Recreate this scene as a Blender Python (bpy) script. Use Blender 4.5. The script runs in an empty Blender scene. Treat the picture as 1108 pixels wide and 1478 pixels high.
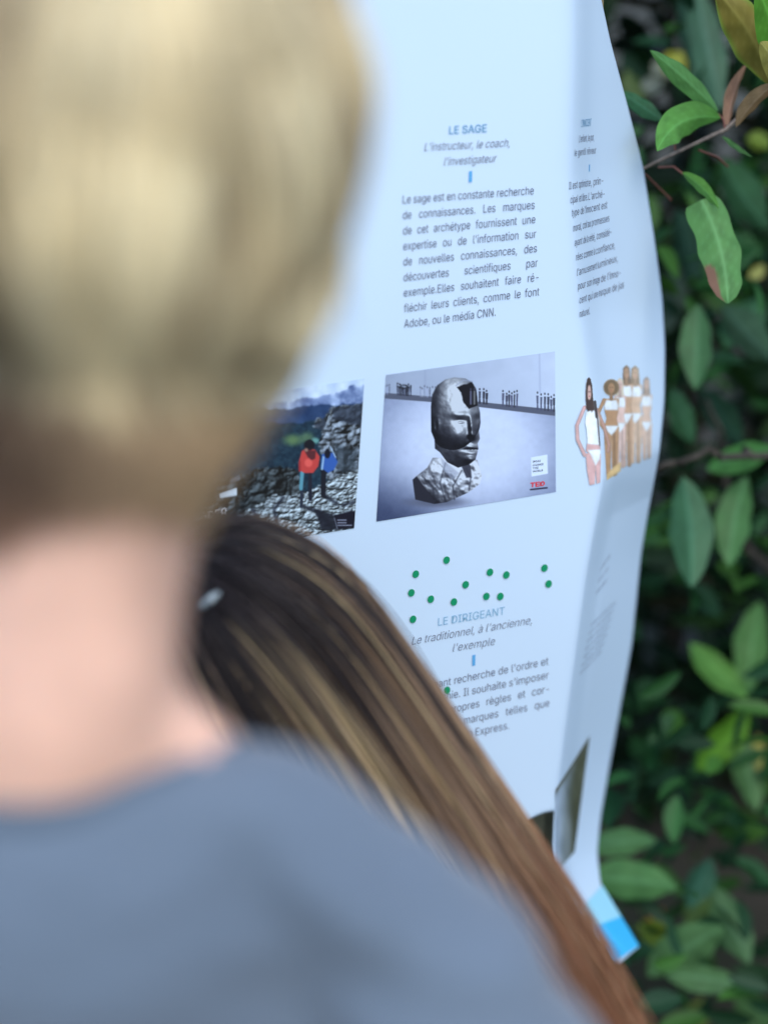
import bpy, bmesh, math, random
import numpy as np
from mathutils import Vector, Matrix

random.seed(7)
rng = np.random.default_rng(11)
SC = bpy.context.scene
R = math.radians

# ------------------------------------------------------------------ camera
PITCH = R(19)
CAM = np.array([0.0, 0.0, 1.62])
CX = np.array([1.0, 0, 0])
CF = np.array([0, math.cos(PITCH), -math.sin(PITCH)])
CU = np.array([0, math.sin(PITCH), math.cos(PITCH)])
FPX = 2400.0                      # focal length in photograph pixels (1108 wide)
cam_d = bpy.data.cameras.new("camera")
cam = bpy.data.objects.new("camera", cam_d)
SC.collection.objects.link(cam)
cam.location = CAM
cam.rotation_euler = (math.pi / 2 - PITCH, 0, 0)
cam_d.sensor_fit = 'HORIZONTAL'
cam_d.sensor_width = 26.78
cam_d.lens = 58.0
cam_d.clip_start = 0.02
cam_d.clip_end = 500
cam_d.dof.use_dof = True
cam_d.dof.focus_distance = 1.66
cam_d.dof.aperture_fstop = 1.65
SC.camera = cam

# ------------------------------------------------------------------ light
SUN_EL, SUN_AZ = R(50), R(163)    # azimuth clockwise from +Y: high, behind the camera and to its right
w = bpy.data.worlds.new("World")
SC.world = w
w.use_nodes = True
nt = w.node_tree
bg = nt.nodes['Background']
sky = nt.nodes.new('ShaderNodeTexSky')
sky.sky_type = 'NISHITA'
sky.sun_disc = False
sky.sun_elevation = SUN_EL
sky.sun_rotation = SUN_AZ
nt.links.new(sky.outputs[0], bg.inputs[0])
bg.inputs[1].default_value = 0.15
sd = bpy.data.lights.new("sun", 'SUN')
sd.energy = 1.1
sd.angle = R(50)
sd.color = (1.0, 0.95, 0.87)
sun = bpy.data.objects.new("sun", sd)
SC.collection.objects.link(sun)
sdir = Vector((math.sin(SUN_AZ) * math.cos(SUN_EL), math.cos(SUN_AZ) * math.cos(SUN_EL), math.sin(SUN_EL)))
sun.rotation_euler = sdir.to_track_quat('Z', 'Y').to_euler()
sun.location = (0, -3, 6)
SC.view_settings.view_transform = 'Standard'
SC.view_settings.look = 'None'
SC.view_settings.exposure = 0.93
SC.view_settings.gamma = 1
SC.cycles.use_denoising = True
SC.cycles.max_bounces = 8
SC.cycles.sample_clamp_indirect = 6

# ------------------------------------------------------------------ helpers
def lin(c):
    c = np.asarray(c, float) / 255.0
    return np.where(c <= 0.04045, c / 12.92, ((c + 0.055) / 1.055) ** 2.4)

def pix(px, py, d):
    """world point seen at photograph pixel (px,py) at camera depth d"""
    px = np.asarray(px, float); py = np.asarray(py, float); d = np.asarray(d, float)
    x = (px - 554.0) / FPX * d
    y = -(py - 739.0) / FPX * d
    return CAM + x[..., None] * CX + y[..., None] * CU + d[..., None] * CF

def P(px, py, d):
    return pix(np.array(px), np.array(py), np.array(d))

def tag(o, label=None, cat=None, group=None, kind=None):
    if label: o['label'] = label
    if cat: o['category'] = cat
    if group: o['group'] = group
    if kind: o['kind'] = kind
    return o

def empty(name, loc):
    o = bpy.data.objects.new(name, None)
    o.empty_display_size = 0.05
    o.location = Vector(loc)
    SC.collection.objects.link(o)
    return o

def link(name, me, mat, parent=None):
    o = bpy.data.objects.new(name, me)
    SC.collection.objects.link(o)
    if mat is not None:
        me.materials.clear(); me.materials.append(mat)
    if parent is not None:
        o.parent = parent
        o.matrix_parent_inverse = Matrix.Translation(parent_world(parent)).inverted()
    return o

def parent_world(p):
    v = Vector((0, 0, 0)); q = p
    if p.type == 'EMPTY' and p.parent is None:
        return p.location.copy()
    return v

def mesh_np(name, V, F, cols=None, smooth=True):
    me = bpy.data.meshes.new(name)
    V = np.asarray(V, np.float32).reshape(-1, 3)
    F = np.asarray(F, np.int32)
    me.vertices.add(len(V)); me.vertices.foreach_set('co', V.ravel())
    n, k = F.shape
    me.loops.add(n * k); me.loops.foreach_set('vertex_index', F.ravel())
    me.polygons.add(n); me.polygons.foreach_set('loop_start', np.arange(n, dtype=np.int32) * k)
    me.polygons.foreach_set('use_smooth', np.full(n, smooth))
    if cols is not None:
        a = me.color_attributes.new('tint', 'FLOAT_COLOR', 'POINT')
        c = np.ones((len(V), 4), np.float32); c[:, :3] = cols
        a.data.foreach_set('color', c.ravel())
    me.update(calc_edges=True); me.validate()
    return me

def grid_faces(nr, nc):
    i = np.arange(nr - 1)[:, None] * nc + np.arange(nc - 1)[None, :]
    return np.stack([i, i + nc, i + nc + 1, i + 1], -1).reshape(-1, 4)

def smoothstep(a, b, x):
    t = np.clip((x - a) / (b - a), 0, 1)
    return t * t * (3 - 2 * t)

def vnoise(x, y, seed=0):
    """2-D value noise in 0..1"""
    x = np.asarray(x, float); y = np.asarray(y, float)
    xi = np.floor(x).astype(np.int64); yi = np.floor(y).astype(np.int64)
    fx = x - xi; fy = y - yi
    fx = fx * fx * (3 - 2 * fx); fy = fy * fy * (3 - 2 * fy)
    def h(a, b):
        v = np.sin(a * 127.1 + b * 311.7 + seed * 74.7) * 43758.5453
        return v - np.floor(v)
    return (h(xi, yi) * (1 - fx) + h(xi + 1, yi) * fx) * (1 - fy) + (h(xi, yi + 1) * (1 - fx) + h(xi + 1, yi + 1) * fx) * fy

def fbm(x, y, seed=0, o=4):
    s = 0; a = 0.5
    for k in range(o):
        s = s + a * vnoise(x * 2 ** k, y * 2 ** k, seed + k); a *= 0.5
    return s

def curve_tab(pts, sm=0):
    xs = np.array([p[0] for p in pts], float); ys = np.array([p[1] for p in pts], float)
    X = np.arange(xs[0], xs[-1] + 1, 2.0)
    Y = np.interp(X, xs, ys)
    if sm:
        k = np.exp(-0.5 * (np.arange(-3 * sm, 3 * sm + 2, 2) / sm) ** 2); k /= k.sum()
        n = len(k) // 2
        Yp = np.concatenate([2 * Y[0] - Y[n:0:-1], Y, 2 * Y[-1] - Y[-2:-n - 2:-1]])
        Y = np.convolve(Yp, k, 'valid')[:len(X)]
    return lambda v: np.interp(v, X, Y)

# ------------------------------------------------------------------ materials
def mat(name, color=(0.8, 0.8, 0.8), rough=0.6, spec=0.5, attr=False, bump=None, trans=0, sheen=0, sss=0, vary=None):
    m = bpy.data.materials.new(name); m.use_nodes = True
    t = m.node_tree; b = t.nodes['Principled BSDF']
    b.inputs['Base Color'].default_value = (*color, 1)
    b.inputs['Roughness'].default_value = rough
    b.inputs['Specular IOR Level'].default_value = spec
    if sheen:
        b.inputs['Sheen Weight'].default_value = sheen
    if sss:
        b.inputs['Subsurface Weight'].default_value = sss
        b.inputs['Subsurface Radius'].default_value = (0.008, 0.003, 0.0015)
        b.inputs['Subsurface Scale'].default_value = 1.0
    src = None
    if attr:
        a = t.nodes.new('ShaderNodeAttribute'); a.attribute_name = 'tint'
        src = a.outputs['Color']
    if vary:
        scale, amount = vary
        no = t.nodes.new('ShaderNodeTexNoise'); no.inputs['Scale'].default_value = scale
        no.inputs['Detail'].default_value = 5
        tc = t.nodes.new('ShaderNodeTexCoord'); t.links.new(tc.outputs['Object'], no.inputs['Vector'])
        mr = t.nodes.new('ShaderNodeMapRange')
        mr.inputs['From Min'].default_value = 0.3; mr.inputs['From Max'].default_value = 0.7
        mr.inputs['To Min'].default_value = 1 - amount; mr.inputs['To Max'].default_value = 1 + amount
        t.links.new(no.outputs['Fac'], mr.inputs['Value'])
        mx = t.nodes.new('ShaderNodeVectorMath'); mx.operation = 'MULTIPLY'
        if src is None:
            mx.inputs[0].default_value = color
        else:
            t.links.new(src, mx.inputs[0])
        t.links.new(mr.outputs[0], mx.inputs[1])
        src = mx.outputs[0]
    if src is not None:
        t.links.new(src, b.inputs['Base Color'])
    if bump:
        scale, dist = bump
        no = t.nodes.new('ShaderNodeTexNoise'); no.inputs['Scale'].default_value = scale
        tc = t.nodes.new('ShaderNodeTexCoord'); t.links.new(tc.outputs['Object'], no.inputs['Vector'])
        bp = t.nodes.new('ShaderNodeBump'); bp.inputs['Distance'].default_value = dist
        t.links.new(no.outputs['Fac'], bp.inputs['Height']); t.links.new(bp.outputs[0], b.inputs['Normal'])
    if trans:
        tr = t.nodes.new('ShaderNodeBsdfTranslucent')
        if src is not None: t.links.new(src, tr.inputs['Color'])
        else: tr.inputs['Color'].default_value = (*color, 1)
        ms = t.nodes.new('ShaderNodeMixShader'); ms.inputs[0].default_value = trans
        t.links.new(b.outputs[0], ms.inputs[1]); t.links.new(tr.outputs[0], ms.inputs[2])
        t.links.new(ms.outputs[0], t.nodes['Material Output'].inputs['Surface'])
    return m

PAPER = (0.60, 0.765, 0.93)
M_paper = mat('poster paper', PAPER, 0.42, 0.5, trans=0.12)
M_print = mat('printed ink', attr=True, rough=0.42, spec=0.45)
M_text = mat('text ink', (0.10, 0.11, 0.17), 0.5, 0.3)
M_head = mat('blue heading ink', (0.08, 0.28, 0.46), 0.5, 0.3)
M_head2 = mat('pale blue heading ink', (0.22, 0.43, 0.60), 0.5, 0.3)
M_bar = mat('blue bar ink', (0.10, 0.36, 0.68), 0.5, 0.3)
M_ftext = mat('faint text ink', (0.11, 0.13, 0.19), 0.5, 0.3)
M_dot = mat('green sticker', (0.0, 0.25, 0.11), 0.45, 0.5)
M_skin = mat('skin', (0.69, 0.425, 0.32), 0.55, 0.35, sss=0.15, vary=(26, 0.16), bump=(600, 0.0004))
M_shirt = mat('grey blue jersey', (0.124, 0.165, 0.220), 0.9, 0.15, sheen=0.25, vary=(9, 0.10), bump=(900, 0.0006))
M_shirt_d = mat('darker ribbing', (0.092, 0.125, 0.168), 0.9, 0.15, bump=(900, 0.0006))
M_hair = mat('hair', attr=True, rough=0.42, spec=0.35)
M_leaf = mat('leaf', attr=True, rough=0.5, spec=0.22, trans=0.22)
M_bark = mat('bark', (0.05, 0.045, 0.038), 0.8, 0.2, vary=(60, 0.35), bump=(150, 0.002))
M_wood = mat('weathered wood', (0.20, 0.175, 0.10), 0.8, 0.2, vary=(25, 0.3), bump=(120, 0.002))
M_clip = mat('grey plastic', (0.30, 0.36, 0.38), 0.3, 0.5)
M_dark = mat('dark cloth', (0.04, 0.04, 0.05), 0.9, 0.2)
M_jeans = mat('denim', (0.05, 0.07, 0.12), 0.9, 0.2)

# ------------------------------------------------------------------ ground
def build_ground():
    m = bpy.data.materials.new('ground'); m.use_nodes = True
    t = m.node_tree; b = t.nodes['Principled BSDF']; b.inputs['Roughness'].default_value = 0.95
    no = t.nodes.new('ShaderNodeTexNoise'); no.inputs['Scale'].default_value = 3; no.inputs['Detail'].default_value = 8
    tc = t.nodes.new('ShaderNodeTexCoord'); t.links.new(tc.outputs['Object'], no.inputs['Vector'])
    cr = t.nodes.new('ShaderNodeValToRGB')
    cr.color_ramp.elements[0].position = 0.35; cr.color_ramp.elements[0].color = (0.02, 0.026, 0.012, 1)
    cr.color_ramp.elements[1].position = 0.65; cr.color_ramp.elements[1].color = (0.055, 0.045, 0.032, 1)
    t.links.new(no.outputs['Fac'], cr.inputs[0]); t.links.new(cr.outputs[0], b.inputs['Base Color'])
    n = 60
    g = np.sign(np.linspace(-1, 1, n)) * np.abs(np.linspace(-1, 1, n)) ** 3 * 200
    X, Y = np.meshgrid(g, g, indexing='ij')
    Z = (fbm(X * 0.7 + 9, Y * 0.7, 3) - 0.5) * 0.06 - 0.04
    o = link('ground', mesh_np('ground', np.stack([X, Y, Z], -1), grid_faces(n, n)[:, ::-1]), m)
    tag(o, kind='structure')
build_ground()

# ------------------------------------------------------------------ poster surface
YAW = R(26)
PN = np.array([math.sin(YAW), -math.cos(YAW), 0])
P0 = P(675, 630, 1.65)
MPP = 1.65 / FPX
fold = curve_tab([(-260, 830), (100, 828), (250, 824), (450, 836), (560, 852), (690, 871), (750, 859), (830, 845), (940, 830),
                  (1050, 815), (1170, 800), (1240, 797), (1290, 812), (1340, 846), (1400, 900)], 10)
sil = curve_tab([(-260, 790), (-80, 845), (0, 868), (60, 881), (150, 905), (240, 928), (340, 944), (430, 956), (500, 960), (580, 959),
                 (650, 952), (740, 935), (800, 925), (870, 918), (930, 912), (990, 901), (1050, 890), (1110, 879),
                 (1180, 867), (1230, 862), (1280, 867), (1315, 886), (1366, 921), (1400, 945)], 8)
kk = curve_tab([(-260, 2.2), (560, 2.1), (650, 2.2), (700, 3.0), (800, 3.9), (1100, 4.3), (1200, 3.6), (1290, 2.4), (1400, 1.2)], 14)
ww = curve_tab([(-260, 12), (560, 10), (690, 3), (720, 2.0), (1400, 2.0)], 12)
step_a = curve_tab([(-260, 26), (450, 24), (600, 4), (700, 0), (1400, 0)], 20)

def depth(px, py):
    px = np.asarray(px, float); py = np.asarray(py, float)
    x = (px - 554.0) / FPX; y = -(py - 739.0) / FPX
    r = CF + x[..., None] * CX + y[..., None] * CU
    d = np.dot(P0 - CAM, PN) / (r @ PN)
    e = px - fold(py); wv = ww(py)
    # soft undulation of the hanging sheet
    d = d + 0.006 * np.sin(px / 120.0 + 0.6) * smoothstep(900, 300, px * 0 + py) + 0.004 * np.sin(py / 190.0 + px / 260.0)
    # the bottom of the sheet bellies back towards the fold
    d = d + 0.022 * smoothstep(760, 1260, py) ** 1.5 * smoothstep(560, 860, px)
    soft = (np.sqrt(e * e + wv * wv) + e) * 0.5
    soft = soft - 0.5 * wv * np.exp(-np.abs(e) / 40) * 0
    d = d + kk(py) * MPP * soft + step_a(py) * MPP / (1 + np.exp(-(e - 17) / 6.0))
    # crumple of the hanging flap
    fl = smoothstep(4, 30, e) * smoothstep(640, 720, py)
    d = d + fl * 0.010 * (np.sin((px * 0.6 + py * 0.35) / 28.0) + 0.6 * np.sin((px - py * 0.5) / 41.0 + 1.0))
    yc = 690 - (px - 870) * 0.5
    d = d + 0.00045 * np.clip(py - yc, 0, 60) * smoothstep(2, 24, e)
    return d

def S(px, py, off=0.0):
    return pix(px, py, depth(px, py) - off)

POSTER = empty('poster', S(np.array(560.), np.array(1180.)))
tag(POSTER, 'large white French text poster hanging crooked with its right side folded back', 'poster')

def build_sheet():
    ytop = -250.0
    xl = -170.0
    def ybot(x):
        return 1212 - 44 * smoothstep(690, 800, x) - 4 * np.sin(x / 60)
    nA, nB = 150, 46
    rows = np.concatenate([np.linspace(0, 0.60, 110, endpoint=False), np.linspace(0.60, 1, 130)])
    # main rows
    V = []
    for t in rows:
        yf = ytop + t * (1168 - ytop)
        f = float(fold(yf)); s_ = float(sil(yf))
        a = np.linspace(0, 1, nA) ** 0.8
        xa = xl + (f - xl) * a
        yb = ybot(xa); yb = yb + (1168 - yb[-1]) * a ** 8
        ya = ytop + t * (yb - ytop)
        b = np.linspace(0, 1, nB + 1)[1:] ** 1.25
        xb = f + (s_ - f) * b
        yb2 = np.full(nB, yf)
        V.append(np.stack([np.concatenate([xa, xb]), np.concatenate([ya, yb2])], -1))
    V = np.array(V)
    W = S(V[..., 0], V[..., 1])
    nr, nc = V.shape[:2]
    F = [grid_faces(nr, nc)]
    verts = [W.reshape(-1, 3)]
    base = nr * nc
    # the lower edge of the front sheet curls back behind itself
    last = V[-1, :nA]
    lastW = W[-1, :nA]
    prev = np.arange((nr - 1) * nc, (nr - 1) * nc + nA)
    back = np.array([math.sin(YAW) * -1, math.cos(YAW), 0])
    down = np.array([0, 0, -1.0])
    for k in range(1, 9):
        a = k / 8 * 2.3
        r = 0.012
        w_ = lastW + back * (r * (1 - math.cos(a))) + down * (r * math.sin(a)) * 0.6
        cur = np.arange(base, base + nA)
        verts.append(w_)
        F.append(np.stack([prev[:-1], cur[:-1], cur[1:], prev[1:]], -1))
        prev = cur; base += nA
    # the tail of the folded flap
    prev = np.arange((nr - 1) * nc + nA - 1, nr * nc)
    n2 = 46
    for k in range(1, n2 + 1):
        t = k / n2
        s = np.linspace(0, 1, nB + 1); s[1:] = s[1:] ** 1.25
        yl = 1168 + t * (1392 - 1168); yr = 1168 + t * (1367 - 1168)
        y = yl + (yr - yl) * s
        x0 = float(fold(yl)); x1 = float(sil(yr))
        x = x0 + (x1 - x0) * s
        cur = np.arange(base, base + nB + 1)
        verts.append(S(x, y))
        F.append(np.stack([prev[:-1], cur[:-1], cur[1:], prev[1:]], -1))
        prev = cur; base += nB + 1
    me = mesh_np('sheet', np.concatenate(verts), np.concatenate(F))
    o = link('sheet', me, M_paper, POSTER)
    md = o.modifiers.new('thickness', 'SOLIDIFY'); md.thickness = 0.0005; md.offset = -1
    # offset must go away from the camera
    n = Vector(me.polygons[len(me.polygons) // 4].normal); c = me.polygons[len(me.polygons) // 4].center
    if n.dot(Vector(CAM) - c) < 0:
        me.flip_normals()
    return o
build_sheet()

# ------------------------------------------------------------------ lettering
FONT = None
try:                                   # Blender's own interface font (a plain grotesque); its default is used if absent
    import os
    FONT = bpy.data.fonts.load(os.path.join(bpy.utils.system_resource('DATAFILES'), 'fonts', 'Inter.woff2'))
except Exception:
    FONT = None

def text_mesh(s, space=1.0, bold=0.0):
    cu = bpy.data.curves.new('t', 'FONT'); cu.body = s; cu.size = 1.0; cu.space_word = space
    if FONT: cu.font = FONT
    cu.resolution_u = 3; cu.offset = bold
    o = bpy.data.objects.new('t', cu); SC.collection.objects.link(o)
    dg = bpy.context.evaluated_depsgraph_get()
    me = bpy.data.meshes.new_from_object(o.evaluated_get(dg))
    bpy.data.objects.remove(o); bpy.data.curves.remove(cu)
    bm = bmesh.new(); bm.from_mesh(me); bpy.data.meshes.remove(me)
    bmesh.ops.triangulate(bm, faces=bm.faces[:])
    V = np.array([v.co[:2] for v in bm.verts]).reshape(-1, 2)
    F = np.array([[v.index for v in f.verts] for f in bm.faces], int).reshape(-1, 3)
    bm.free()
    return V, F

def lay_lines(name, lines, material, parent, bold=0.0, offs=0.0009):
    """lines: (text, (xl,yl), (xr,yr), em_px_height, mode, cond, italic[, remap])"""
    VV, FF, n = [], [], 0
    for ln in lines:
        s, L, Rr, em, mode, cond, ital = ln[:7]
        remap = ln[7] if len(ln) > 7 else None
        L = np.array(L, float); Rr = np.array(Rr, float)
        wid = np.linalg.norm(Rr - L)
        V, F = text_mesh(s, 1.0, bold)
        sx = em * cond
        if mode == 'just':
            w1 = V[:, 0].max() - V[:, 0].min()
            V2, _ = text_mesh(s, 2.0, bold)
            w2 = V2[:, 0].max() - V2[:, 0].min()
            sp = 1.0 + (wid / sx - w1) / max(w2 - w1, 1e-4)
            if sp < 0.55:
                sp = 0.55
            V, F = text_mesh(s, sp, bold)
            V[:, 0] -= V[:, 0].min()
            V[:, 0] *= min(wid / V[:, 0].max(), sx * 1.03) if sp <= 0.56 else wid / V[:, 0].max()
        elif mode == 'fit':
            V[:, 0] -= V[:, 0].min()
            V[:, 0] *= wid / V[:, 0].max()
        else:
            V[:, 0] -= V[:, 0].min(); V[:, 0] *= sx
        V[:, 1] *= em
        if ital:
            V[:, 0] += V[:, 1] * 0.2
        t = V[:, 0] / wid
        if remap is not None:
            t = np.interp(t, remap[0], remap[1])
        d = (Rr - L)
        px = L[0] + d[0] * t
        py = L[1] + d[1] * t - V[:, 1]
        px = px + V[:, 1] * 0.035        # the sheet hangs a little off plumb
        VV.append(S(px, py, offs)); FF.append(F + n); n += len(V)
    me = mesh_np(name, np.concatenate(VV), np.concatenate(FF), smooth=False)
    return link(name, me, material, parent)

def bar(cx, y0, y1, wpx, parent):
    ny = 6
    y = np.linspace(y0, y1, ny)
    X = np.stack([np.full(ny, cx - wpx / 2), np.full(ny, cx + wpx / 2)], -1) + (y[:, None] - y0) * -0.02
    Y = np.stack([y + 0.2, y - 0.3], -1)
    me = mesh_np('accent_bar', S(X, Y, 0.0009), grid_faces(ny, 2), smooth=False)
    return link('accent_bar', me, M_bar, parent)

def para(lines, L0, R0, L1, R1, em, cond, italic=False, last_end=None, remap=None):
    n = len(lines); out = []
    nat = [np.ptp(text_mesh(q)[0][:, 0]) for q in lines]
    wl = np.linalg.norm(np.array(R0, float) - np.array(L0, float)); wr = np.linalg.norm(np.array(R1, float) - np.array(L1, float))
    cond = min((wl + (wr - wl) * i / (n - 1)) / (nat[i] * em) for i in range(n - 1)) * 1.0
    L0, R0, L1, R1 = [np.array(v, float) for v in (L0, R0, L1, R1)]
    for i, s in enumerate(lines):
        f = i / (n - 1)
        L = L0 + (L1 - L0) * f; Rr = R0 + (R1 - R0) * f
        mode = 'just' if i < n - 1 else 'free'
        out.append((s, L, Rr, em, mode, cond, italic) + ((remap,) if remap else ()))
    return out

def build_text():
    # middle column
    lay_lines('heading', [("LE SAGE", (648, 193), (702, 190), 22.0, 'fit', 0.6, False)], M_head, POSTER, 0.004)
    lay_lines('subtitle', [("L'instructeur, le coach,", (612, 217.5), (735, 211), 23, 'fit', 0.6, True),
                           ("l'investigateur", (640, 238.5), (715, 233.5), 23, 'fit', 0.6, True)], M_text, POSTER, -0.006)
    bar(679, 246.5, 262.5, 4.6, POSTER)
    lay_lines('paragraph', para(["Le sage est en constante recherche", "de connaissances. Les marques", "de cet archétype fournissent une",
               "expertise ou de l'information sur", "de nouvelles connaissances, des", "découvertes scientifiques par",
               "exemple.Elles souhaitent faire ré-", "fléchir leurs clients, comme le font", "Adobe, ou le média CNN."],
               (581, 293.5), (770, 280), (583, 473), (779, 447), 23.5, 0.60), M_text, POSTER, -0.004)
    # lower column
    lay_lines('heading', [("LE DIRIGEANT", (632, 903.5), (728, 887), 22, 'fit', 0.6, False)], M_head2, POSTER, 0.0)
    lay_lines('subtitle', [("Le traditionnel, à l'ancienne,", (594, 931), (767, 900.5), 22.5, 'fit', 0.6, True),
                           ("l'exemple", (653, 941), (713, 931), 22.5, 'fit', 0.6, True)], M_text, POSTER, -0.008)
    bar(683.8, 945.5, 961, 4.4, POSTER)
    lay_lines('paragraph', para(["Le dirigeant recherche de l'ordre et", "de l'harmonie. Il souhaite s'imposer", "avec ses propres règles et cor-",
               "respond aux marques telles que", "ou bien American Express."],
               (582, 1003), (791, 959.5), (579, 1085), (793, 1040), 22, 0.60), M_text, POSTER, -0.005)
    # turned-away right column
    rm = ([0, .28, .62, 1.0, 1.3], [0, .29, .53, 1.0, 1.3])
    lay_lines('heading', [("L'INNOCENT", (838, 183), (853, 181), 21, 'fit', 0.3, False)], M_head, POSTER, 0.0)
    lay_lines('subtitle', [("L'enfant, le pur,", (835, 205), (857, 202), 20, 'fit', 0.3, False),
                           ("le gentil rêveur", (829, 225), (860, 221), 20, 'fit', 0.3, False)], M_text, POSTER, -0.004)
    bar(850.5, 237, 247, 1.4, POSTER)
    ls = ["Il est optimiste, prin-", "cipal et libre. L'arché-", "type de l'innocent est", "moral, croit aux promesses", "ayant de la vérité, considé-",
          "rées comme la confiance,", "l'amusement lumineux,", "pour son image de l'inno-", "cent qui une marque de jus"]
    le = [(821, 273), (823, 293), (825, 312), (827, 334), (829, 355), (831, 376), (832.5, 398), (834, 418), (836, 438)]
    re_ = [(870, 265), (872, 284), (876, 300), (879, 319), (882, 339), (887, 358), (891, 377), (895, 398), (900, 415)]
    L = [(s, a, b, 21, 'fit', 0.3, False, rm) for s, a, b in zip(ls, le, re_)]
    L.append(("naturel.", (836, 458), (851, 453), 20, 'fit', 0.3, False))
    lay_lines('paragraph', L, M_text, POSTER, -0.002)
    # faint lines on the flap under the fold
    for i in range(3):
        y = 822 + i * 17
        lay_lines('heading' if i == 0 else 'subtitle', [(["LE CRÉATEUR", "L'artiste, le rêveur", "l'inventeur"][i], (866 - i * 3, y + 3), (880 - i * 2, y - 18), 9, 'fit', 0.3, False)], M_ftext, POSTER, -0.006, offs=0.002)
    L = []
    ws = ["Il cherche à donner forme", "à une vision nouvelle et", "à bâtir une oeuvre qui", "dure. Les marques de ce", "type offrent des outils",
          "pour imaginer, composer", "et partager ses idées."]
    for i, s in enumerate(ws):
        y = 905 + i * 11.5
        L.append((s, (852 - i * 2.5, y), (888 - i * 3.2, y - 34), 7.5, 'fit', 0.3, False))
    lay_lines('paragraph', L, M_ftext, POSTER, -0.006, offs=0.002)
build_text()

# ------------------------------------------------------------------ printed pictures
class Canvas:
    """colour painted at every vertex of a fine grid laid on the sheet (x,y in enlarged-picture units)"""
    def __init__(self, TL, TR, BR, BL, nx, ny, zoom=1.0, ox=0.0, oy=0.0, fill=(255, 255, 255)):
        u = np.linspace(0, 1, nx)[None, :]; v = np.linspace(0, 1, ny)[:, None]
        f = lambda i: TL[i] * (1 - u) * (1 - v) + TR[i] * u * (1 - v) + BR[i] * u * v + BL[i] * (1 - u) * v
        self.px, self.py = f(0), f(1)
        self.u = u + v * 0; self.v = v + u * 0
        self.x = (self.px - ox) * zoom; self.y = (self.py - oy) * zoom
        self.c = np.ones((ny, nx, 3)) * np.array(fill, float)
        self.nx, self.ny = nx, ny
    def mask(self, pts, soft=3.0, wob=0.0, seed=0):
        x, y = self.x, self.y
        if wob:
            x = x + (fbm(x / 22, y / 22, seed) - 0.5) * wob; y = y + (fbm(x / 22, y / 22, seed + 9) - 0.5) * wob
        pts = np.array(pts, float)
        inside = np.zeros(x.shape, bool); dist = np.full(x.shape, 1e9)
        n = len(pts)
        for i in range(n):
            a = pts[i]; b = pts[(i + 1) % n]
            cond = ((a[1] > y) != (b[1] > y))
            with np.errstate(divide='ignore', invalid='ignore'):
                xi = (b[0] - a[0]) * (y - a[1]) / (b[1] - a[1]) + a[0]
            inside ^= cond & (x < xi)
            d = b - a; L2 = max(d @ d, 1e-9)
            t = np.clip(((x - a[0]) * d[0] + (y - a[1]) * d[1]) / L2, 0, 1)
            dist = np.minimum(dist, np.hypot(x - a[0] - t * d[0], y - a[1] - t * d[1]))
        sd_ = np.where(inside, dist, -dist)
        return smoothstep(-soft, soft, sd_)
    def fillm(self, m, col, op=1.0):
        m = (m * op)[..., None]
        col = np.asarray(col, float)
        self.c = self.c * (1 - m) + col * m
    def poly(self, pts, col, soft=3.0, op=1.0, wob=0, seed=0):
        self.fillm(self.mask(pts, soft, wob, seed), col, op)
    def ell(self, cx, cy, rx, ry, col, soft=0.2, op=1.0, rot=0.0):
        dx, dy = self.x - cx, self.y - cy
        c, s = math.cos(rot), math.sin(rot)
        r = np.hypot((dx * c + dy * s) / rx, (-dx * s + dy * c) / ry)
        self.fillm(smoothstep(1 + soft, 1 - soft, r), col, op)
    def line(self, pts, wd, col, soft=2.0, op=1.0):
        m = np.zeros(self.x.shape)
        for a, b in zip(pts[:-1], pts[1:]):
            a = np.array(a, float); b = np.array(b, float); d = b - a; L2 = max(d @ d, 1e-9)
            t = np.clip(((self.x - a[0]) * d[0] + (self.y - a[1]) * d[1]) / L2, 0, 1)
            dist = np.hypot(self.x - a[0] - t * d[0], self.y - a[1] - t * d[1])
            m = np.maximum(m, smoothstep(wd / 2 + soft, wd / 2 - soft, dist))
        self.fillm(m, col, op)
    def shade(self, h, light=(-.4, -.6, .7), amb=.25, spec=0.0, shin=12):
        """tone of a printed photograph of a relief h (in canvas units)"""
        gx = np.gradient(h, axis=1) / (np.gradient(self.x, axis=1) + 1e-6)
        gy = np.gradient(h, axis=0) / (np.gradient(self.y, axis=0) + 1e-6)
        n = np.stack([-gx, -gy, np.ones_like(gx)], -1); n /= np.linalg.norm(n, axis=-1)[..., None]
        l = np.array(light, float); l /= np.linalg.norm(l)
        dif = np.clip(n @ l, 0, 1)
        hv = l + np.array([0, 0, 1.0]); hv /= np.linalg.norm(hv)
        return amb + (1 - amb) * dif + spec * np.clip(n @ hv, 0, 1) ** shin
    def build(self, name, offs=0.0007, keep=None):
        V = S(self.px, self.py, offs).reshape(-1, 3)
        F = grid_faces(self.ny, self.nx)
        if keep is not None:
            k = keep.ravel() > 0.5
            F = F[k[F].all(1)]
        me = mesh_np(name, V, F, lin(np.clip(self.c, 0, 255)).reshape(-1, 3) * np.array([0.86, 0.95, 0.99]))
        return link(name, me, M_print, POSTER)

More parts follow.
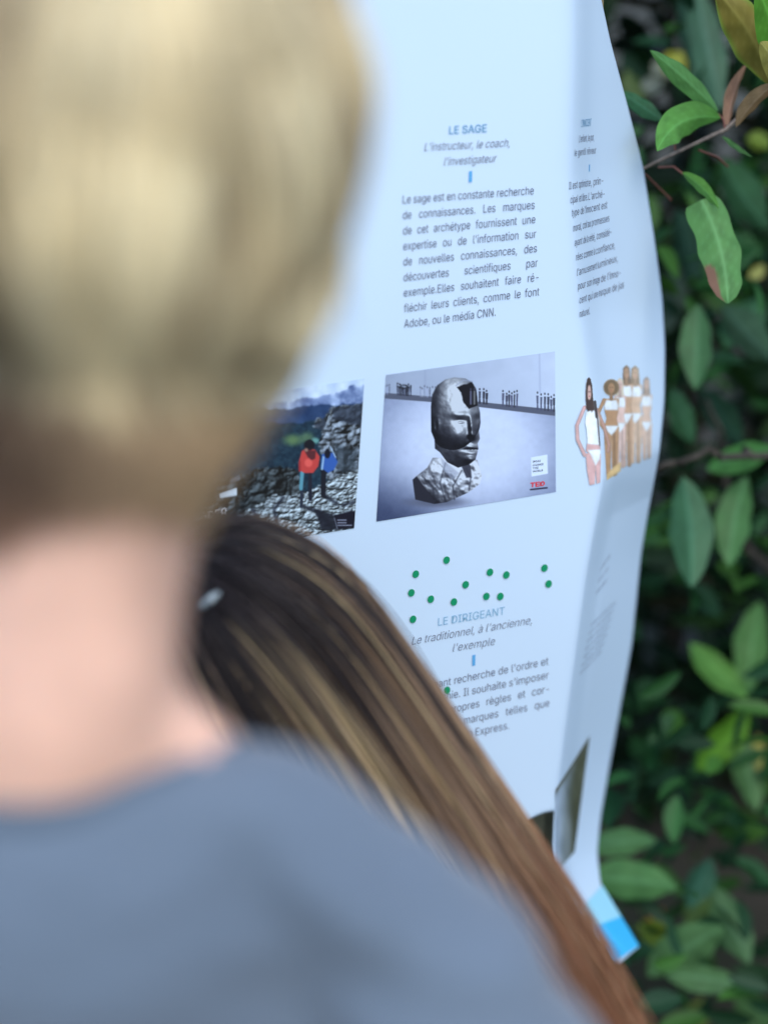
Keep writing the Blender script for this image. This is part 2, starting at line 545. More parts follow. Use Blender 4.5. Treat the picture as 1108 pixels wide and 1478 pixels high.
def picture_bust():
    c = Canvas((557, 541), (800.5, 507), (802, 710), (543, 753), 330, 290, 3.8207, 530, 480)
    x, y = c.x, c.y
    n = fbm(x / 90, y / 90, 4)
    wall = np.stack([172 + 0 * x, 182 + 0 * x, 205 + 0 * x], -1) + ((x[..., None] - 500) / 500) * 22
    wall += (n[..., None] - 0.5) * 16
    c.c = wall
    c.line([(318, 190), (318, 300)], 8, (150, 158, 185), 6, 0.6)
    c.line([(948, 100), (952, 330)], 8, (165, 175, 205), 4, 0.7)
    # floor
    ledge_top = lambda X: np.interp(X, [80, 350, 600, 1040], [330, 352, 380, 425])
    ledge_bot = lambda X: np.interp(X, [80, 350, 600, 1040], [362, 382, 408, 460])
    fl = smoothstep(-3, 3, y - ledge_bot(x))
    r = np.hypot((x - 560) / 620, (y - 620) / 480)
    floor = np.array([205, 214, 240.])[None, None] - smoothstep(0.35, 1.15, r)[..., None] * np.array([85, 84, 78.])
    dk = smoothstep(700, 1040, y) * smoothstep(700, 100, x)
    floor = floor - dk[..., None] * 60 + (fbm(x / 30, y / 30, 8)[..., None] - 0.5) * 14
    c.c = c.c * (1 - fl[..., None]) + floor * fl[..., None]
    lg = smoothstep(-3, 3, y - ledge_top(x)) * (1 - fl)
    c.fillm(lg, (86, 90, 108))
    # row of onlookers standing on the ledge
    def folk(x0, x1, h, step, col, seed, op=0.9):
        rr = random.Random(seed); xx = x0
        while xx < x1:
            b = float(np.interp(xx, [80, 350, 600, 1040], [338, 358, 388, 436])); hh = h * rr.uniform(.85, 1.1)
            k = rr.uniform(0.7, 1.6)
            cc = tuple(min(200, v * k) for v in col)
            c.line([(xx - step * .16, b), (xx - step * .05, b - hh * .4)], step * .26, cc, 1.6, op); c.line([(xx + step * .2, b), (xx + step * .05, b - hh * .4)], step * .26, cc, 1.6, op)
            wv = rr.uniform(.5, .8); lean = rr.uniform(-2, 2)
            c.poly([(xx - step * wv * .5 + lean, b - hh * .76), (xx + step * wv * .5 + lean, b - hh * .76), (xx + step * wv * .42, b - hh * .34), (xx - step * wv * .42, b - hh * .34)], cc, 2, op)
            b = b + rr.uniform(-2, 2)
            c.ell(xx, b - hh * .9, 4.2, 6.5, tuple(v * .7 for v in col), 0.4, op)
            xx += step * rr.uniform(.75, 1.25)
    folk(98, 125, 55, 12, (110, 115, 140), 1, .6)
    folk(166, 243, 66, 11, (40, 42, 56), 2)
    folk(166, 243, 52, 9, (40, 42, 56), 12)
    folk(292, 385, 64, 13, (120, 124, 148), 3, .65)
    folk(562, 672, 84, 19, (48, 48, 66), 4)
    folk(747, 832, 92, 17, (52, 52, 70), 5)
    folk(938, 1034, 98, 18, (50, 52, 70), 6)
    # bronze bust: soft shadow, shoulders, head
    c.ell(380, 935, 150, 26, (88, 92, 112), 0.6, .8)
    sh = [(250, 812), (275, 788), (330, 745), (360, 690), (420, 690), (520, 740), (575, 705), (606, 700), (632, 790), (622, 832), (560, 880), (440, 935), (370, 945), (265, 920)]
    mS = c.mask(sh, 3)
    Hs = 46 * fbm(x / 70, y / 70, 21, 2) + 9 * fbm(x / 24, y / 28, 25, 2) + 90 * np.sqrt(np.clip(1 - ((x - 470) / 240) ** 2 - ((y - 860) / 190) ** 2, 0, 1))
    ts = np.clip(14 + 150 * c.shade(Hs, (.3, -.7, .5), .12, .7, 10) ** 1.4, 12, 215)
    c.fillm(mS, np.stack([ts, ts * 1.02, ts * 1.03 + 10], -1))
    c.poly([(250, 812), (272, 792), (370, 930), (370, 945), (265, 920)], (38, 38, 50), 4)
    for pts in ([(430, 720), (400, 830), (430, 930)], [(520, 760), (470, 850), (480, 920)], [(545, 750), (570, 800), (560, 870)], [(300, 790), (360, 850), (375, 930)]):
        c.line(pts, 7, (40, 42, 55), 5, .7)
    c.poly([(405, 690), (440, 720), (505, 775), (470, 810), (420, 760)], (150, 156, 178), 7, .6)
    c.poly([(520, 740), (545, 800), (575, 800), (570, 735), (550, 715)], (45, 46, 60), 5, .9)
    head = [(350, 410), (358, 340), (385, 290), (430, 258), (480, 246), (540, 252), (580, 275), (600, 310), (612, 400), (621, 440), (624, 495), (616, 545), (620, 585),
            (608, 610), (612, 640), (603, 675), (596, 700), (560, 728), (500, 745), (440, 715), (400, 660), (372, 640), (370, 590), (352, 545)]
    mH = c.mask(head, 3)
    tone = fbm(x / 30, y / 36, 33, 4) - 0.5
    g = lambda cx, cy, sx, sy, rot=0.0: np.exp(-(((x - cx) * math.cos(rot) + (y - cy) * math.sin(rot)) / sx) ** 2 - ((-(x - cx) * math.sin(rot) + (y - cy) * math.cos(rot)) / sy) ** 2)
    H = 150 * np.sqrt(np.clip(1 - ((x - 470) / 165) ** 2 - ((y - 430) / 215) ** 2, 0, 1))
    H = H + 70 * g(520, 620, 105, 120)
    H += 15 * g(520, 452, 60, 18, .05) + 8 * g(602, 440, 24, 16)            # brow
    H -= 17 * g(518, 492, 38, 18) + 12 * g(604, 480, 16, 18)                  # eye sockets
    H += 13 * g(516, 494, 22, 9)                                              # eyeball
    H += 62 * g(577, 520, 17, 56, -.10) + 46 * g(583, 568, 24, 20)            # nose
    H -= 16 * g(556, 585, 10, 14)
    H += 14 * g(490, 560, 46, 40) - 11 * g(520, 610, 30, 34)                  # cheek and its hollow
    H += 12 * g(575, 630, 34, 12) + 12 * g(575, 664, 30, 12) - 11 * g(578, 646, 38, 6)   # lips
    H += 34 * g(572, 700, 36, 24)                                             # chin
    H += 24 * g(376, 512, 20, 44) - 26 * g(378, 510, 9, 26)                   # ear
    H += 4 * (fbm(x / 22, y / 22, 33, 2) - .5) + 12 * (fbm(x / 60, y / 60, 36, 2) - .5)
    t_ = c.shade(H, (.30, -.55, .80), .16, .75, 14)
    t_ = t_ * (1 - .45 * smoothstep(440, 360, x)) * (1 - .35 * smoothstep(640, 720, y))
    v_ = np.clip(10 + 122 * t_ ** 1.45 + 34 * (fbm(x / 26, y / 30, 91, 3) - .45), 8, 205)
    c.line([(484, 478), (520, 470), (552, 478)], 6, (20, 20, 28), 5, .0)
    c.fillm(mH, np.stack([v_, v_ * 1.02, v_ * 1.02 + 10], -1))
    dkk = lambda pts, k=5, col=(22, 22, 32), op=.9: c.poly(pts, col, k, op, 8, 7)
    dkk([(492, 300), (575, 272), (598, 310), (606, 400), (560, 420), (530, 385), (515, 330)], 4, (18, 17, 26), 1)
    c.line([(490, 292), (530, 262), (578, 268)], 7, (150, 157, 180), 4, .7)
    for q, xx in enumerate((570, 590)):
        c.line([(xx, 392), (xx, 325)], 11, (95 + q * 20, 96 + q * 20, 120), 3, .9)
        c.ell(xx, 312, 5, 7, (60, 60, 78), .4)
    # sponsor slip and logo box
    c.poly([(902, 688), (992, 672), (995, 778), (905, 794)], (222, 232, 250), 2)
    c.line([(900, 866), (990, 856)], 9, (40, 36, 60), 2)
    o = c.build('printed_photo')
    o['label'] = 'printed grey picture of a bronze bust with a row of people on a ledge'
    q = lambda X, Y: (X / 3.8207 + 530, Y / 3.8207 + 480)
    lay_lines('caption', [(s, q(911, yy), q(911 + ww_, yy - ww_ * .12), 5.4, 'fit', .6, False) for s, yy, ww_ in
                          (("IDEAS", 717, 44), ("CHANGE", 737, 60), ("THE", 754, 32), ("WORLD", 771, 58))], M_text, POSTER, 0.01, 0.0012)
    mred = mat('red logo ink', (0.62, 0.03, 0.04), 0.5, 0.3)
    lay_lines('logo', [("TED", q(898, 853), q(978, 843), 12.2, 'fit', .6, False)], mred, POSTER, 0.03, 0.0012)
picture_bust()

def picture_hikers():
    c = Canvas((268, 586), (526, 546), (511, 762.5), (246, 806), 330, 270, 4.617, 300, 480)
    x, y = c.x, c.y
    n = fbm(x / 60, y / 60, 2, 5); n2 = fbm(x / 16, y / 16, 12, 4)
    rk1 = 110 * np.abs(fbm(x / 90, y / 70, 51, 3) - .45) + 9 * fbm(x / 22, y / 18, 52, 2)
    rk2 = 60 * np.abs(fbm(x / 56, y / 34, 61, 3) - .45) + 6 * fbm(x / 13, y / 9, 62, 2)
    sh1 = c.shade(rk1, (-.55, -.55, .5), .05); sh2 = c.shade(rk2, (-.5, -.7, .55), .05)
    # sky, far ranges
    c.c = np.stack([196 + 70 * (n - .5), 212 + 60 * (n - .5), 238 + 40 * (n - .5)], -1)
    ridge = lambda X, pts: np.interp(X, [p[0] for p in pts], [p[1] for p in pts])
    b1 = ridge(x, [(-300, 520), (600, 450), (720, 430), (850, 400), (1060, 330)]) + (n - .5) * 60
    c.fillm(smoothstep(-8, 8, y - b1), np.stack([128 + 190 * (n - .45), 146 + 190 * (n - .45), 186 + 170 * (n - .45)], -1))
    b2 = ridge(x, [(-300, 560), (600, 500), (800, 480), (1060, 480)]) + (n - .5) * 40
    c.fillm(smoothstep(-8, 8, y - b2), np.stack([42 + 60 * (n - .5), 66 + 60 * (n - .5), 104 + 60 * (n - .5)], -1))
    b3 = ridge(x, [(-300, 620), (600, 600), (760, 590), (1060, 620)]) + (n - .5) * 50
    c.fillm(smoothstep(-10, 10, y - b3), np.stack([26 + 50 * (n2 - .5), 50 + 55 * (n2 - .5), 66 + 50 * (n2 - .5)], -1))
    # sunlit grass patches
    c.ell(565, 715, 55, 34, (120, 150, 88), .8, .7); c.ell(660, 700, 40, 34, (118, 150, 100), .8, .6); c.ell(715, 720, 26, 18, (120, 178, 168), .6, .8)
    # big crag at right
    rk = np.clip(225 * sh1 ** 1.2 + 60 * (n2 - .5), 14, 235)
    mR = c.mask([(690, 620), (740, 560), (770, 575), (830, 490), (1060, 470), (1060, 980), (800, 980), (740, 760), (760, 640)], 5, 36, 3)
    c.fillm(mR, np.stack([rk * .84, rk * .90, rk * .98], -1))
    c.poly([(820, 500), (1060, 465), (1060, 620), (900, 600), (830, 560)], (42, 50, 66), 14, .75, 40, 5)
    c.poly([(700, 620), (770, 575), (800, 600), (760, 650)], (48, 56, 70), 8, .8, 20, 7)
    c.poly([(780, 640), (790, 600), (830, 500), (800, 600)], (196, 208, 222), 6, .8)
    c.poly([(840, 740), (1000, 780), (980, 920), (860, 930)], (52, 62, 72), 18, .7, 50, 8)
    # dark boulders at left
    m = c.mask([(-300, 980), (200, 960), (330, 905), (480, 890), (590, 920), (640, 1000), (640, 1120), (400, 1200), (-300, 1330)], 6, 40, 4)
    dk = np.clip(125 * sh1 ** 1.5 + 40 * (n2 - .5), 10, 190)
    c.fillm(m, np.stack([dk * .86, dk * .95, dk], -1))
    # bright limestone underfoot
    m = c.mask([(100, 1250), (330, 1150), (430, 1085), (600, 1080), (760, 1010), (850, 960), (1060, 900), (1060, 1400), (-300, 1500), (-300, 1330)], 6, 44, 6)
    br = np.clip(285 * sh2 ** 1.15 + 40 * (n2 - .5), 20, 246)
    c.fillm(m, np.stack([br * .90, br * .96, br], -1))
    for pts in ([(640, 1160), (740, 1200), (830, 1300)], [(780, 1090), (860, 1140)], [(500, 1100), (440, 1180), (460, 1260)], [(900, 1150), (970, 1130)], [(300, 1180), (360, 1280)]):
        c.line(pts, 22, (34, 38, 52), 12, .8)
    c.poly([(700, 1170), (860, 1220), (960, 1180), (975, 1300), (760, 1320)], (24, 26, 38), 12, .9, 30, 9)
    # two walkers with packs
    c.line([(628, 960), (622, 1160)], 22, (40, 46, 62), 3); c.line([(680, 930), (682, 1110)], 26, (30, 32, 46), 3)
    c.line([(628, 930), (620, 1040)], 24, (92, 150, 168), 3)
    c.poly([(625, 790), (660, 770), (715, 780), (745, 830), (735, 890), (700, 935), (640, 935), (606, 915), (604, 870)], (196, 66, 62), 4)
    c.ell(670, 868, 26, 28, (228, 92, 84), .3); c.poly([(640, 785), (720, 785), (715, 840), (690, 850), (665, 830)], (62, 30, 38), 6, .8)
    c.line([(612, 860), (612, 920)], 14, (160, 48, 50), 3)
    c.ell(676, 748, 36, 36, (18, 18, 28), .15); c.ell(655, 782, 12, 12, (150, 112, 100), .4)
    c.line([(770, 920), (768, 1080)], 34, (22, 24, 36), 3); c.line([(765, 1060), (780, 1095)], 20, (22, 24, 36), 3)
    c.poly([(760, 810), (830, 800), (865, 860), (840, 915), (800, 935), (752, 900)], (52, 92, 168), 4)
    c.line([(770, 830), (760, 910)], 12, (150, 182, 214), 3); c.line([(850, 830), (815, 760)], 7, (170, 195, 225), 3)
    c.ell(796, 806, 20, 32, (16, 18, 34), .2)
    # corner slip bottom right, bright lettering bars bottom left
    c.poly([(840, 1215), (985, 1190), (975, 1295), (868, 1310)], (20, 18, 34), 3)
    for yy, w0 in ((1250, 60), (1268, 50), (1285, 86)):
        k = 866
        while k < 866 + w0:
            c.line([(k, yy), (k + 5, yy - 1)], 8, (180, 185, 205), 2, .7); k += 12
    c.line([(862, 1306), (842, 1236)], 4, (170, 175, 195), 2, .7)
    c.poly([(80, 1075), (195, 1035), (195, 1085), (85, 1105)], (218, 228, 238), 4)
    c.poly([(150, 985), (215, 945), (212, 985), (150, 1010)], (150, 150, 160), 5, .6)
    o = c.build('printed_photo')
    o['label'] = 'printed colour picture of two hikers on pale mountain rocks'
    q = lambda X, Y: (X / 4.617 + 300, Y / 4.617 + 480)
    lay_lines('lettering', [("LEADER", q(-120, 1262), q(126, 1214), 19.5, 'fit', .6, False)], mat('white ink', (0.75, 0.78, 0.82), .5, .3), POSTER, 0.0, 0.0013)
picture_hikers()

def picture_models():
    c = Canvas((826, 520), (945, 520), (945, 708), (826, 708), 300, 400, 4.926, 800, 480, (255, 255, 255))
    x, y = c.x, c.y
    keep = np.zeros(x.shape)
    def shp(pts, col, soft=3):
        nonlocal keep
        col = np.asarray(col, float); m = c.mask(pts, soft); c.fillm(m, col * .80); c.fillm(smoothstep(.15, .95, c.mask(pts, 16)), np.minimum(col * 1.08, 250)); keep = np.maximum(keep, c.mask(pts, soft) * 0 + (c.mask([tuple(p) for p in pts], 5) > .25))
    def limb(pts, wd, col):
        nonlocal keep
        col = np.asarray(col, float); c.line(pts, wd, col * .80, 3); c.line(pts, wd * .55, np.minimum(col * 1.1, 250), wd * .28)
        m = np.zeros(x.shape)
        for a, b in zip(pts[:-1], pts[1:]):
            a = np.array(a, float); b = np.array(b, float); d = b - a
            t = np.clip(((x - a[0]) * d[0] + (y - a[1]) * d[1]) / max(d @ d, 1e-9), 0, 1)
            m = np.maximum(m, np.hypot(x - a[0] - t * d[0], y - a[1] - t * d[1]) < wd / 2 + 2)
        keep = np.maximum(keep, m)
    def oval(cx, cy, rx, ry, col):
        nonlocal keep
        c.ell(cx, cy, rx, ry, col, .15)
        keep = np.maximum(keep, np.hypot((x - cx) / rx, (y - cy) / ry) < 1.05)
    W = (236, 238, 240)
    def figure(cx, top, hgt, wd, skin, hair, leg_y, haircurl=False, arm=None):
        """printed person in white two-piece swimwear, hands at the hips"""
        hd = hgt * .125
        sk = np.array(skin, float); dk = sk * .84
        y_sh = top + hd * 1.75; y_w = top + hgt * .47; y_h = top + hgt * .60
        # hair behind
        if haircurl:
            oval(cx, top + hd * .62, wd * .46, hd * .85, hair)
        else:
            shp([(cx - wd * .24, top + hd * .2), (cx, top - hd * .1), (cx + wd * .22, top + hd * .2), (cx + wd * .34, top + hd * 2.5), (cx - wd * .1, top + hd * 2.8), (cx - wd * .32, top + hd * 2.4)], hair)
        # torso, legs
        shp([(cx - wd * .45, y_sh), (cx + wd * .45, y_sh), (cx + wd * .40, y_w - hgt * .08), (cx + wd * .30, y_w), (cx + wd * .44, y_h), (cx - wd * .44, y_h), (cx - wd * .28, y_w), (cx - wd * .38, y_w - hgt * .08)], sk)
        shp([(cx - wd * .44, y_h - 6), (cx + wd * .44, y_h - 6), (cx + wd * .34, leg_y), (cx + wd * .05, leg_y), (cx, y_h + hgt * .10), (cx - wd * .05, leg_y + 4), (cx - wd * .28, leg_y + 6)], sk)
        limb([(cx + wd * .16, y_h), (cx + wd * .2, leg_y)], wd * .12, dk)
        # white top and brief
        shp([(cx - wd * .30, y_sh + hgt * .02), (cx + wd * .30, y_sh + hgt * .02), (cx + wd * .40, y_sh + hgt * .09), (cx + wd * .36, y_sh + hgt * .145), (cx - wd * .36, y_sh + hgt * .145), (cx - wd * .40, y_sh + hgt * .09)], W)
        shp([(cx - wd * .42, y_h - hgt * .035), (cx + wd * .42, y_h - hgt * .035), (cx + wd * .2, y_h + hgt * .04), (cx, y_h + hgt * .085), (cx - wd * .2, y_h + hgt * .04)], W)
        # neck, face
        limb([(cx, top + hd * 1.1), (cx, y_sh + 4)], wd * .2, dk)
        oval(cx, top + hd * .68, wd * .19, hd * .5, sk)
        c.ell(cx - wd * .07, top + hd * .62, wd * .035, hd * .05, sk * .5, .5); c.ell(cx + wd * .07, top + hd * .62, wd * .035, hd * .05, sk * .5, .5)
        c.ell(cx, top + hd * .92, wd * .06, hd * .04, (170, 90, 90), .5)
        if arm:
            for s in arm:
                limb([(cx + s * wd * .42, y_sh + 8), (cx + s * wd * .85, y_w - hgt * .02), (cx + s * wd * .45, y_h - 4)], wd * .2, sk)
    figure(655, 318, 560, 88, (214, 170, 140), (136, 110, 90), 900)
    figure(574, 240, 590, 112, (212, 168, 132), (140, 112, 84), 925)
    figure(512, 236, 600, 100, (192, 146, 110), (110, 86, 66), 950)
    figure(466, 326, 560, 92, (226, 186, 170), (214, 196, 170), 960)
    figure(404, 346, 560, 122, (184, 138, 100), (124, 98, 70), 1020, True, (-1,))
    # nearest person, white one-piece vest and brief
    sk = (208, 162, 158)
    shp([(232, 330), (244, 316), (258, 330), (285, 560), (262, 566), (236, 556), (224, 480)], (60, 44, 40))
    limb([(214, 530), (160, 660), (165, 760), (215, 870)], 26, sk)
    limb([(300, 545), (350, 660), (388, 800), (380, 845)], 24, (196, 148, 128))
    shp([(222, 860), (330, 860), (326, 1066), (300, 1076), (292, 950), (286, 1078), (250, 1086), (232, 980)], sk)
    shp([(232, 780), (322, 785), (330, 840), (245, 860), (225, 840)], sk)
    shp([(226, 560), (300, 550), (318, 620), (324, 800), (235, 790), (228, 690), (218, 640)], (234, 238, 242))
    shp([(236, 835), (328, 830), (322, 900), (292, 945), (258, 870)], (236, 239, 242))
    limb([(306, 610), (322, 800)], 9, (70, 58, 60))
    oval(247, 425, 15, 52, (222, 178, 164)); c.ell(243, 420, 3, 5, (90, 60, 60), .5); c.ell(252, 420, 3, 5, (90, 60, 60), .5); c.ell(248, 452, 5, 4, (180, 80, 90), .5)
    shp([(226, 360), (238, 335), (232, 480), (240, 560), (226, 540), (222, 440)], (64, 46, 42))
    shp([(256, 335), (268, 370), (278, 540), (264, 566), (264, 460)], (70, 52, 46))
    limb([(288, 490), (300, 600)], 18, (62, 52, 52))
    # golden patch on the folded lower edge
    shp([(372, 1010), (425, 950), (470, 920), (470, 985), (372, 1050)], (232, 190, 130))
    c.c = c.c * (1 + .22 * (fbm(x / 26, y / 34, 71, 3) - .45))[..., None]
    fade = (.06 + .22 * smoothstep(380, 690, x))[..., None]; c.c = c.c * (1 - fade) + np.array([232, 236, 244.]) * fade
    for _ in range(3): c.c[1:-1, 1:-1] = (c.c[1:-1, 1:-1] * 2 + c.c[:-2, 1:-1] + c.c[2:, 1:-1] + c.c[1:-1, :-2] + c.c[1:-1, 2:]) / 6
    cut = y < np.interp(x, [100, 330, 345, 372, 470, 580, 690], [1095, 1085, 1060, 1052, 1000, 940, 890])
    o = c.build('printed_photo', 0.0012, keep * cut)
    o['label'] = 'printed picture of six people standing in white swimwear'
picture_models()

def picture_flap():
    # dark picture on the lower flap, and the blue bands of the foot
    c = Canvas((802, 1140), (851, 1062), (829, 1230), (801, 1262), 60, 110, 1, 0, 0)
    x, y = c.x, c.y
    t = c.u
    a = np.array([176, 188, 204.]); b = np.array([128, 134, 134.]); d = np.array([84, 84, 66.])
    m1 = smoothstep(.05, .5, t)[..., None]; m2 = smoothstep(.45, .8, t + .15 * np.sin(c.v * 5))[..., None]
    c.c = (a * (1 - m1) + b * m1) * (1 - m2) + d * m2
    n = fbm(x / 9, y / 26, 5)
    c.c = c.c + (n[..., None] - .5) * 50
    top = smoothstep(0, .10, c.v); c.c = c.c * top[..., None] + np.array([96, 96, 84.]) * (1 - top[..., None])
    o = c.build('printed_photo', 0.0016)
    o['label'] = 'dark olive printed picture on the folded lower flap'
    c = Canvas((838, 1312), (869, 1278), (922, 1366), (884, 1390), 40, 50)
    s = (c.v + .16 * (1 - c.u))
    m = smoothstep(.50, .53, s)[..., None]
    c.c = np.array([160, 214, 232.]) * (1 - m) + np.array([60, 180, 232.]) * m
    o = c.build('foot_band', 0.0016)
picture_flap()

# ------------------------------------------------------------------ stickers
DOTS = [(644.4, 808.6, 'green dot sticker on the poster, the highest one, below the bust picture'),
        (600, 828.8, 'green dot sticker on the poster, just above and right of the dot nearest the hair'),
        (593.6, 855.8, 'green dot sticker on the poster, middle one of three down the left side'),
        (621.7, 865, 'green dot sticker on the poster above the gap left of the word LE'),
        (655, 869, 'green dot sticker on the poster right above the letters LE of LE DIRIGEANT'),
        (672, 844, 'green dot sticker on the poster alone in the centre of the cluster'),
        (707, 826, 'green dot sticker on the poster, left one of the upper pair above DIRIGEANT'),
        (730.6, 830, 'green dot sticker on the poster, right one of the upper pair above DIRIGEANT'),
        (701.8, 861, 'green dot sticker on the poster, left one of the lower pair right above DIRIGEANT'),
        (722, 861, 'green dot sticker on the poster, right one of the lower pair right above DIRIGEANT'),
        (785.7, 820, 'green dot sticker on the poster, upper of two by the right fold'),
        (791.7, 843, 'green dot sticker on the poster, lower of two by the right fold'),
        (596, 894, 'green dot sticker on the poster half covered by the long hair, left of LE DIRIGEANT'),
        (645, 996.6, 'green dot sticker on the poster lowest of all, in the lower paragraph beside the hair')]
for (x0, y0, lab) in DOTS:
    a = np.linspace(0, 2 * math.pi, 25)[:-1]
    X = x0 + 4.7 * np.cos(a); Y = y0 + 5.4 * np.sin(a) - 0.15 * 4.7 * np.cos(a)
    top = S(X, Y, 0.0014); bot = S(X, Y, 0.0008)
    n = 24
    bm = bmesh.new()
    tv = [bm.verts.new(v) for v in top]; bv = [bm.verts.new(v) for v in bot]
    bm.faces.new(tv[::-1]); bm.faces.new(bv)
    for i in range(n):
        bm.faces.new((tv[i], tv[(i + 1) % n], bv[(i + 1) % n], bv[i]))
    bmesh.ops.recalc_face_normals(bm, faces=bm.faces[:])
    me = bpy.data.meshes.new('green_sticker'); bm.to_mesh(me); bm.free()
    o = link('green_sticker', me, M_dot)
    tag(o, lab, 'sticker', 'green dot stickers voted onto the poster')

# ------------------------------------------------------------------ stake that carries the poster
def box(bm, c, sx, sy, sz, rz=0.0, bev=0.004):
    r = bmesh.ops.create_cube(bm, size=1.0)
    M = Matrix.Translation(Vector(c)) @ Matrix.Rotation(rz, 4, 'Z') @ Matrix.Diagonal((sx, sy, sz, 1))
    bmesh.ops.transform(bm, matrix=M, verts=r['verts'])
    es = list({e for v in r['verts'] for e in v.link_edges})
    bmesh.ops.bevel(bm, geom=es, offset=bev, segments=2, affect='EDGES')

def build_stake():
    p = P(794, 1210, 2.02)
    e = empty('wooden_stake', (p[0], p[1], 0))
    tag(e, 'rough brown wooden stake standing behind the poster, glimpsed under its lower edge', 'stake')
    top = float(P(794, -260, 2.02)[2]) + .02
    bm = bmesh.new(); box(bm, (p[0], p[1], top / 2 - .1), .036, .036, top + .2, YAW)
    me = bpy.data.meshes.new('post'); bm.to_mesh(me); bm.free(); link('post', me, M_wood, e)
    # batten from which the sheet hangs
    a = S(np.array(-170.), np.array(-235.)); b = S(np.array(780.), np.array(-235.))
    back = -PN * 0.02
    mid = (a + b) / 2 + back
    bm = bmesh.new(); box(bm, mid, float(np.linalg.norm((b - a)[:2])) + .3, .02, .035, YAW)
    me = bpy.data.meshes.new('crossbar'); bm.to_mesh(me); bm.free(); link('crossbar', me, M_wood, e)
build_stake()

# ------------------------------------------------------------------ foliage
def leaf_grid(nl, nw, prof='ellip'):
    t = np.linspace(0, 1, nl)
    if prof == 'blunt':
        w_ = np.interp(t, [0, .04, .5, .8, .93, 1], [.80, .92, 1.0, .80, .45, .05])
    elif prof == 'lance':
        w_ = np.sin(math.pi * np.clip(t, 0, 1) ** .85) ** .8 * (1 - .15 * t)
    else:
        w_ = np.sin(math.pi * t ** .92) ** .78
    w_ = np.maximum(w_, .02)
    s = np.linspace(-1, 1, nw)
    return t, w_, s

def tube_mesh(path, radii, sides=8):
    path = np.asarray(path, float); radii = np.asarray(radii, float)
    n = len(path)
    tg = np.gradient(path, axis=0); tg /= np.linalg.norm(tg, axis=1)[:, None] + 1e-9
    ref = np.array([0.31, 0.17, 0.93]); 
    if abs(tg[0] @ ref) > .9: ref = np.array([0.9, 0.1, 0.2])
    V = []
    for i in range(n):
        a = np.cross(tg[i], ref); a /= np.linalg.norm(a); b = np.cross(tg[i], a)
        ang = np.linspace(0, 2 * math.pi, sides, endpoint=False)
        V.append(path[i] + radii[i] * (np.cos(ang)[:, None] * a + np.sin(ang)[:, None] * b))
    V = np.concatenate(V)
    F = []
    for i in range(n - 1):
        for k in range(sides):
            F.append((i * sides + k, i * sides + (k + 1) % sides, (i + 1) * sides + (k + 1) % sides, (i + 1) * sides + k))
    return V, np.array(F)

def hero_leaf(base, tip, wpx, d0, d1, col, bend=0.0, roll=0.0, vfold=.25, droop=0.0, prof='ellip', brown=None, nl=28, nw=15, edge=None, seed=0):
    """base, tip in photo pixels; bend = sideways bow in px; returns V,F,cols"""
    t, wv, s = leaf_grid(nl, nw, prof)
    A = np.array(base, float); B = np.array(tip, float)
    ax = B - A; L = np.linalg.norm(ax); nrm = np.array([-ax[1], ax[0]]) / L
    cpx = A[0] + ax[0] * t + nrm[0] * bend * 4 * t * (1 - t)
    cpy = A[1] + ax[1] * t + nrm[1] * bend * 4 * t * (1 - t)
    dd = d0 + (d1 - d0) * t
    C = pix(cpx, cpy, dd)
    tg = np.gradient(C, axis=0); tg /= np.linalg.norm(tg, axis=1)[:, None]
    view = C - CAM; view /= np.linalg.norm(view, axis=1)[:, None]
    side = np.cross(view, tg); side /= np.linalg.norm(side, axis=1)[:, None]
    nor = np.cross(tg, side)
    cr, sr = math.cos(roll), math.sin(roll)
    sd_ = side * cr + nor * sr; nn = -side * sr + nor * cr
    hw = wpx / 2 * np.mean(dd) / FPX
    rr = np.random.default_rng(seed)
    ph = rr.uniform(0, 6)
    V = (C[:, None, :] + sd_[:, None, :] * (s[None, :, None] * (wv * hw)[:, None, None] * (1 + .05 * np.sin(t * 17 + ph))[:, None, None])
         + nn[:, None, :] * ((np.abs(s) ** 1.2 * vfold)[None, :, None] * (wv * hw)[:, None, None]
                             + (.05 * np.sin(t * 22 + ph)[:, None] * np.abs(s)[None, :])[..., None] * hw))
    V = V + nn[:, None, :] * (droop * hw * (t ** 2))[:, None, None]
    c = np.ones((nl, nw, 3)) * lin(col) * np.array([1.06, 1.0, .82])
    tt, ss = np.meshgrid(t, s, indexing='ij')
    nz = vnoise(tt * 9 + seed, ss * 3 + seed, 2)
    c *= (0.82 + .36 * nz)[..., None]
    mid = np.exp(-(ss / .09) ** 2)
    vein = np.exp(-(np.abs(((tt * 9 - np.abs(ss) * 1.2) % 1) - .5) / .09) ** 2) * .25 * (np.abs(ss) < .9)
    k = np.clip(mid * .75 + vein, 0, 1)[..., None]
    c = c * (1 - k * .6) + np.minimum(lin(np.array(col) * 1.25 + 18), 1) * k * .6
    if brown is not None:
        bt, bs, br_, bc = brown
        m = smoothstep(br_ * 1.1, br_ * .85, np.hypot((tt - bt) * 2.2, ss - bs) + .12 * (nz - .5))[..., None]
        c = c * (1 - m) + lin(bc) * m
    if edge is not None:
        m = smoothstep(.78, .98, np.abs(ss))[..., None]
        c = c * (1 - m) + lin(edge) * m
    return V.reshape(-1, 3), grid_faces(nl, nw), c.reshape(-1, 3)

class Batch:
    def __init__(s): s.V = []; s.F = []; s.C = []; s.n = 0
    def add(s, V, F, C):
        s.V.append(V); s.F.append(F + s.n); s.C.append(C); s.n += len(V)
    def mesh(s, name): return mesh_np(name, np.concatenate(s.V), np.concatenate(s.F), np.concatenate(s.C))

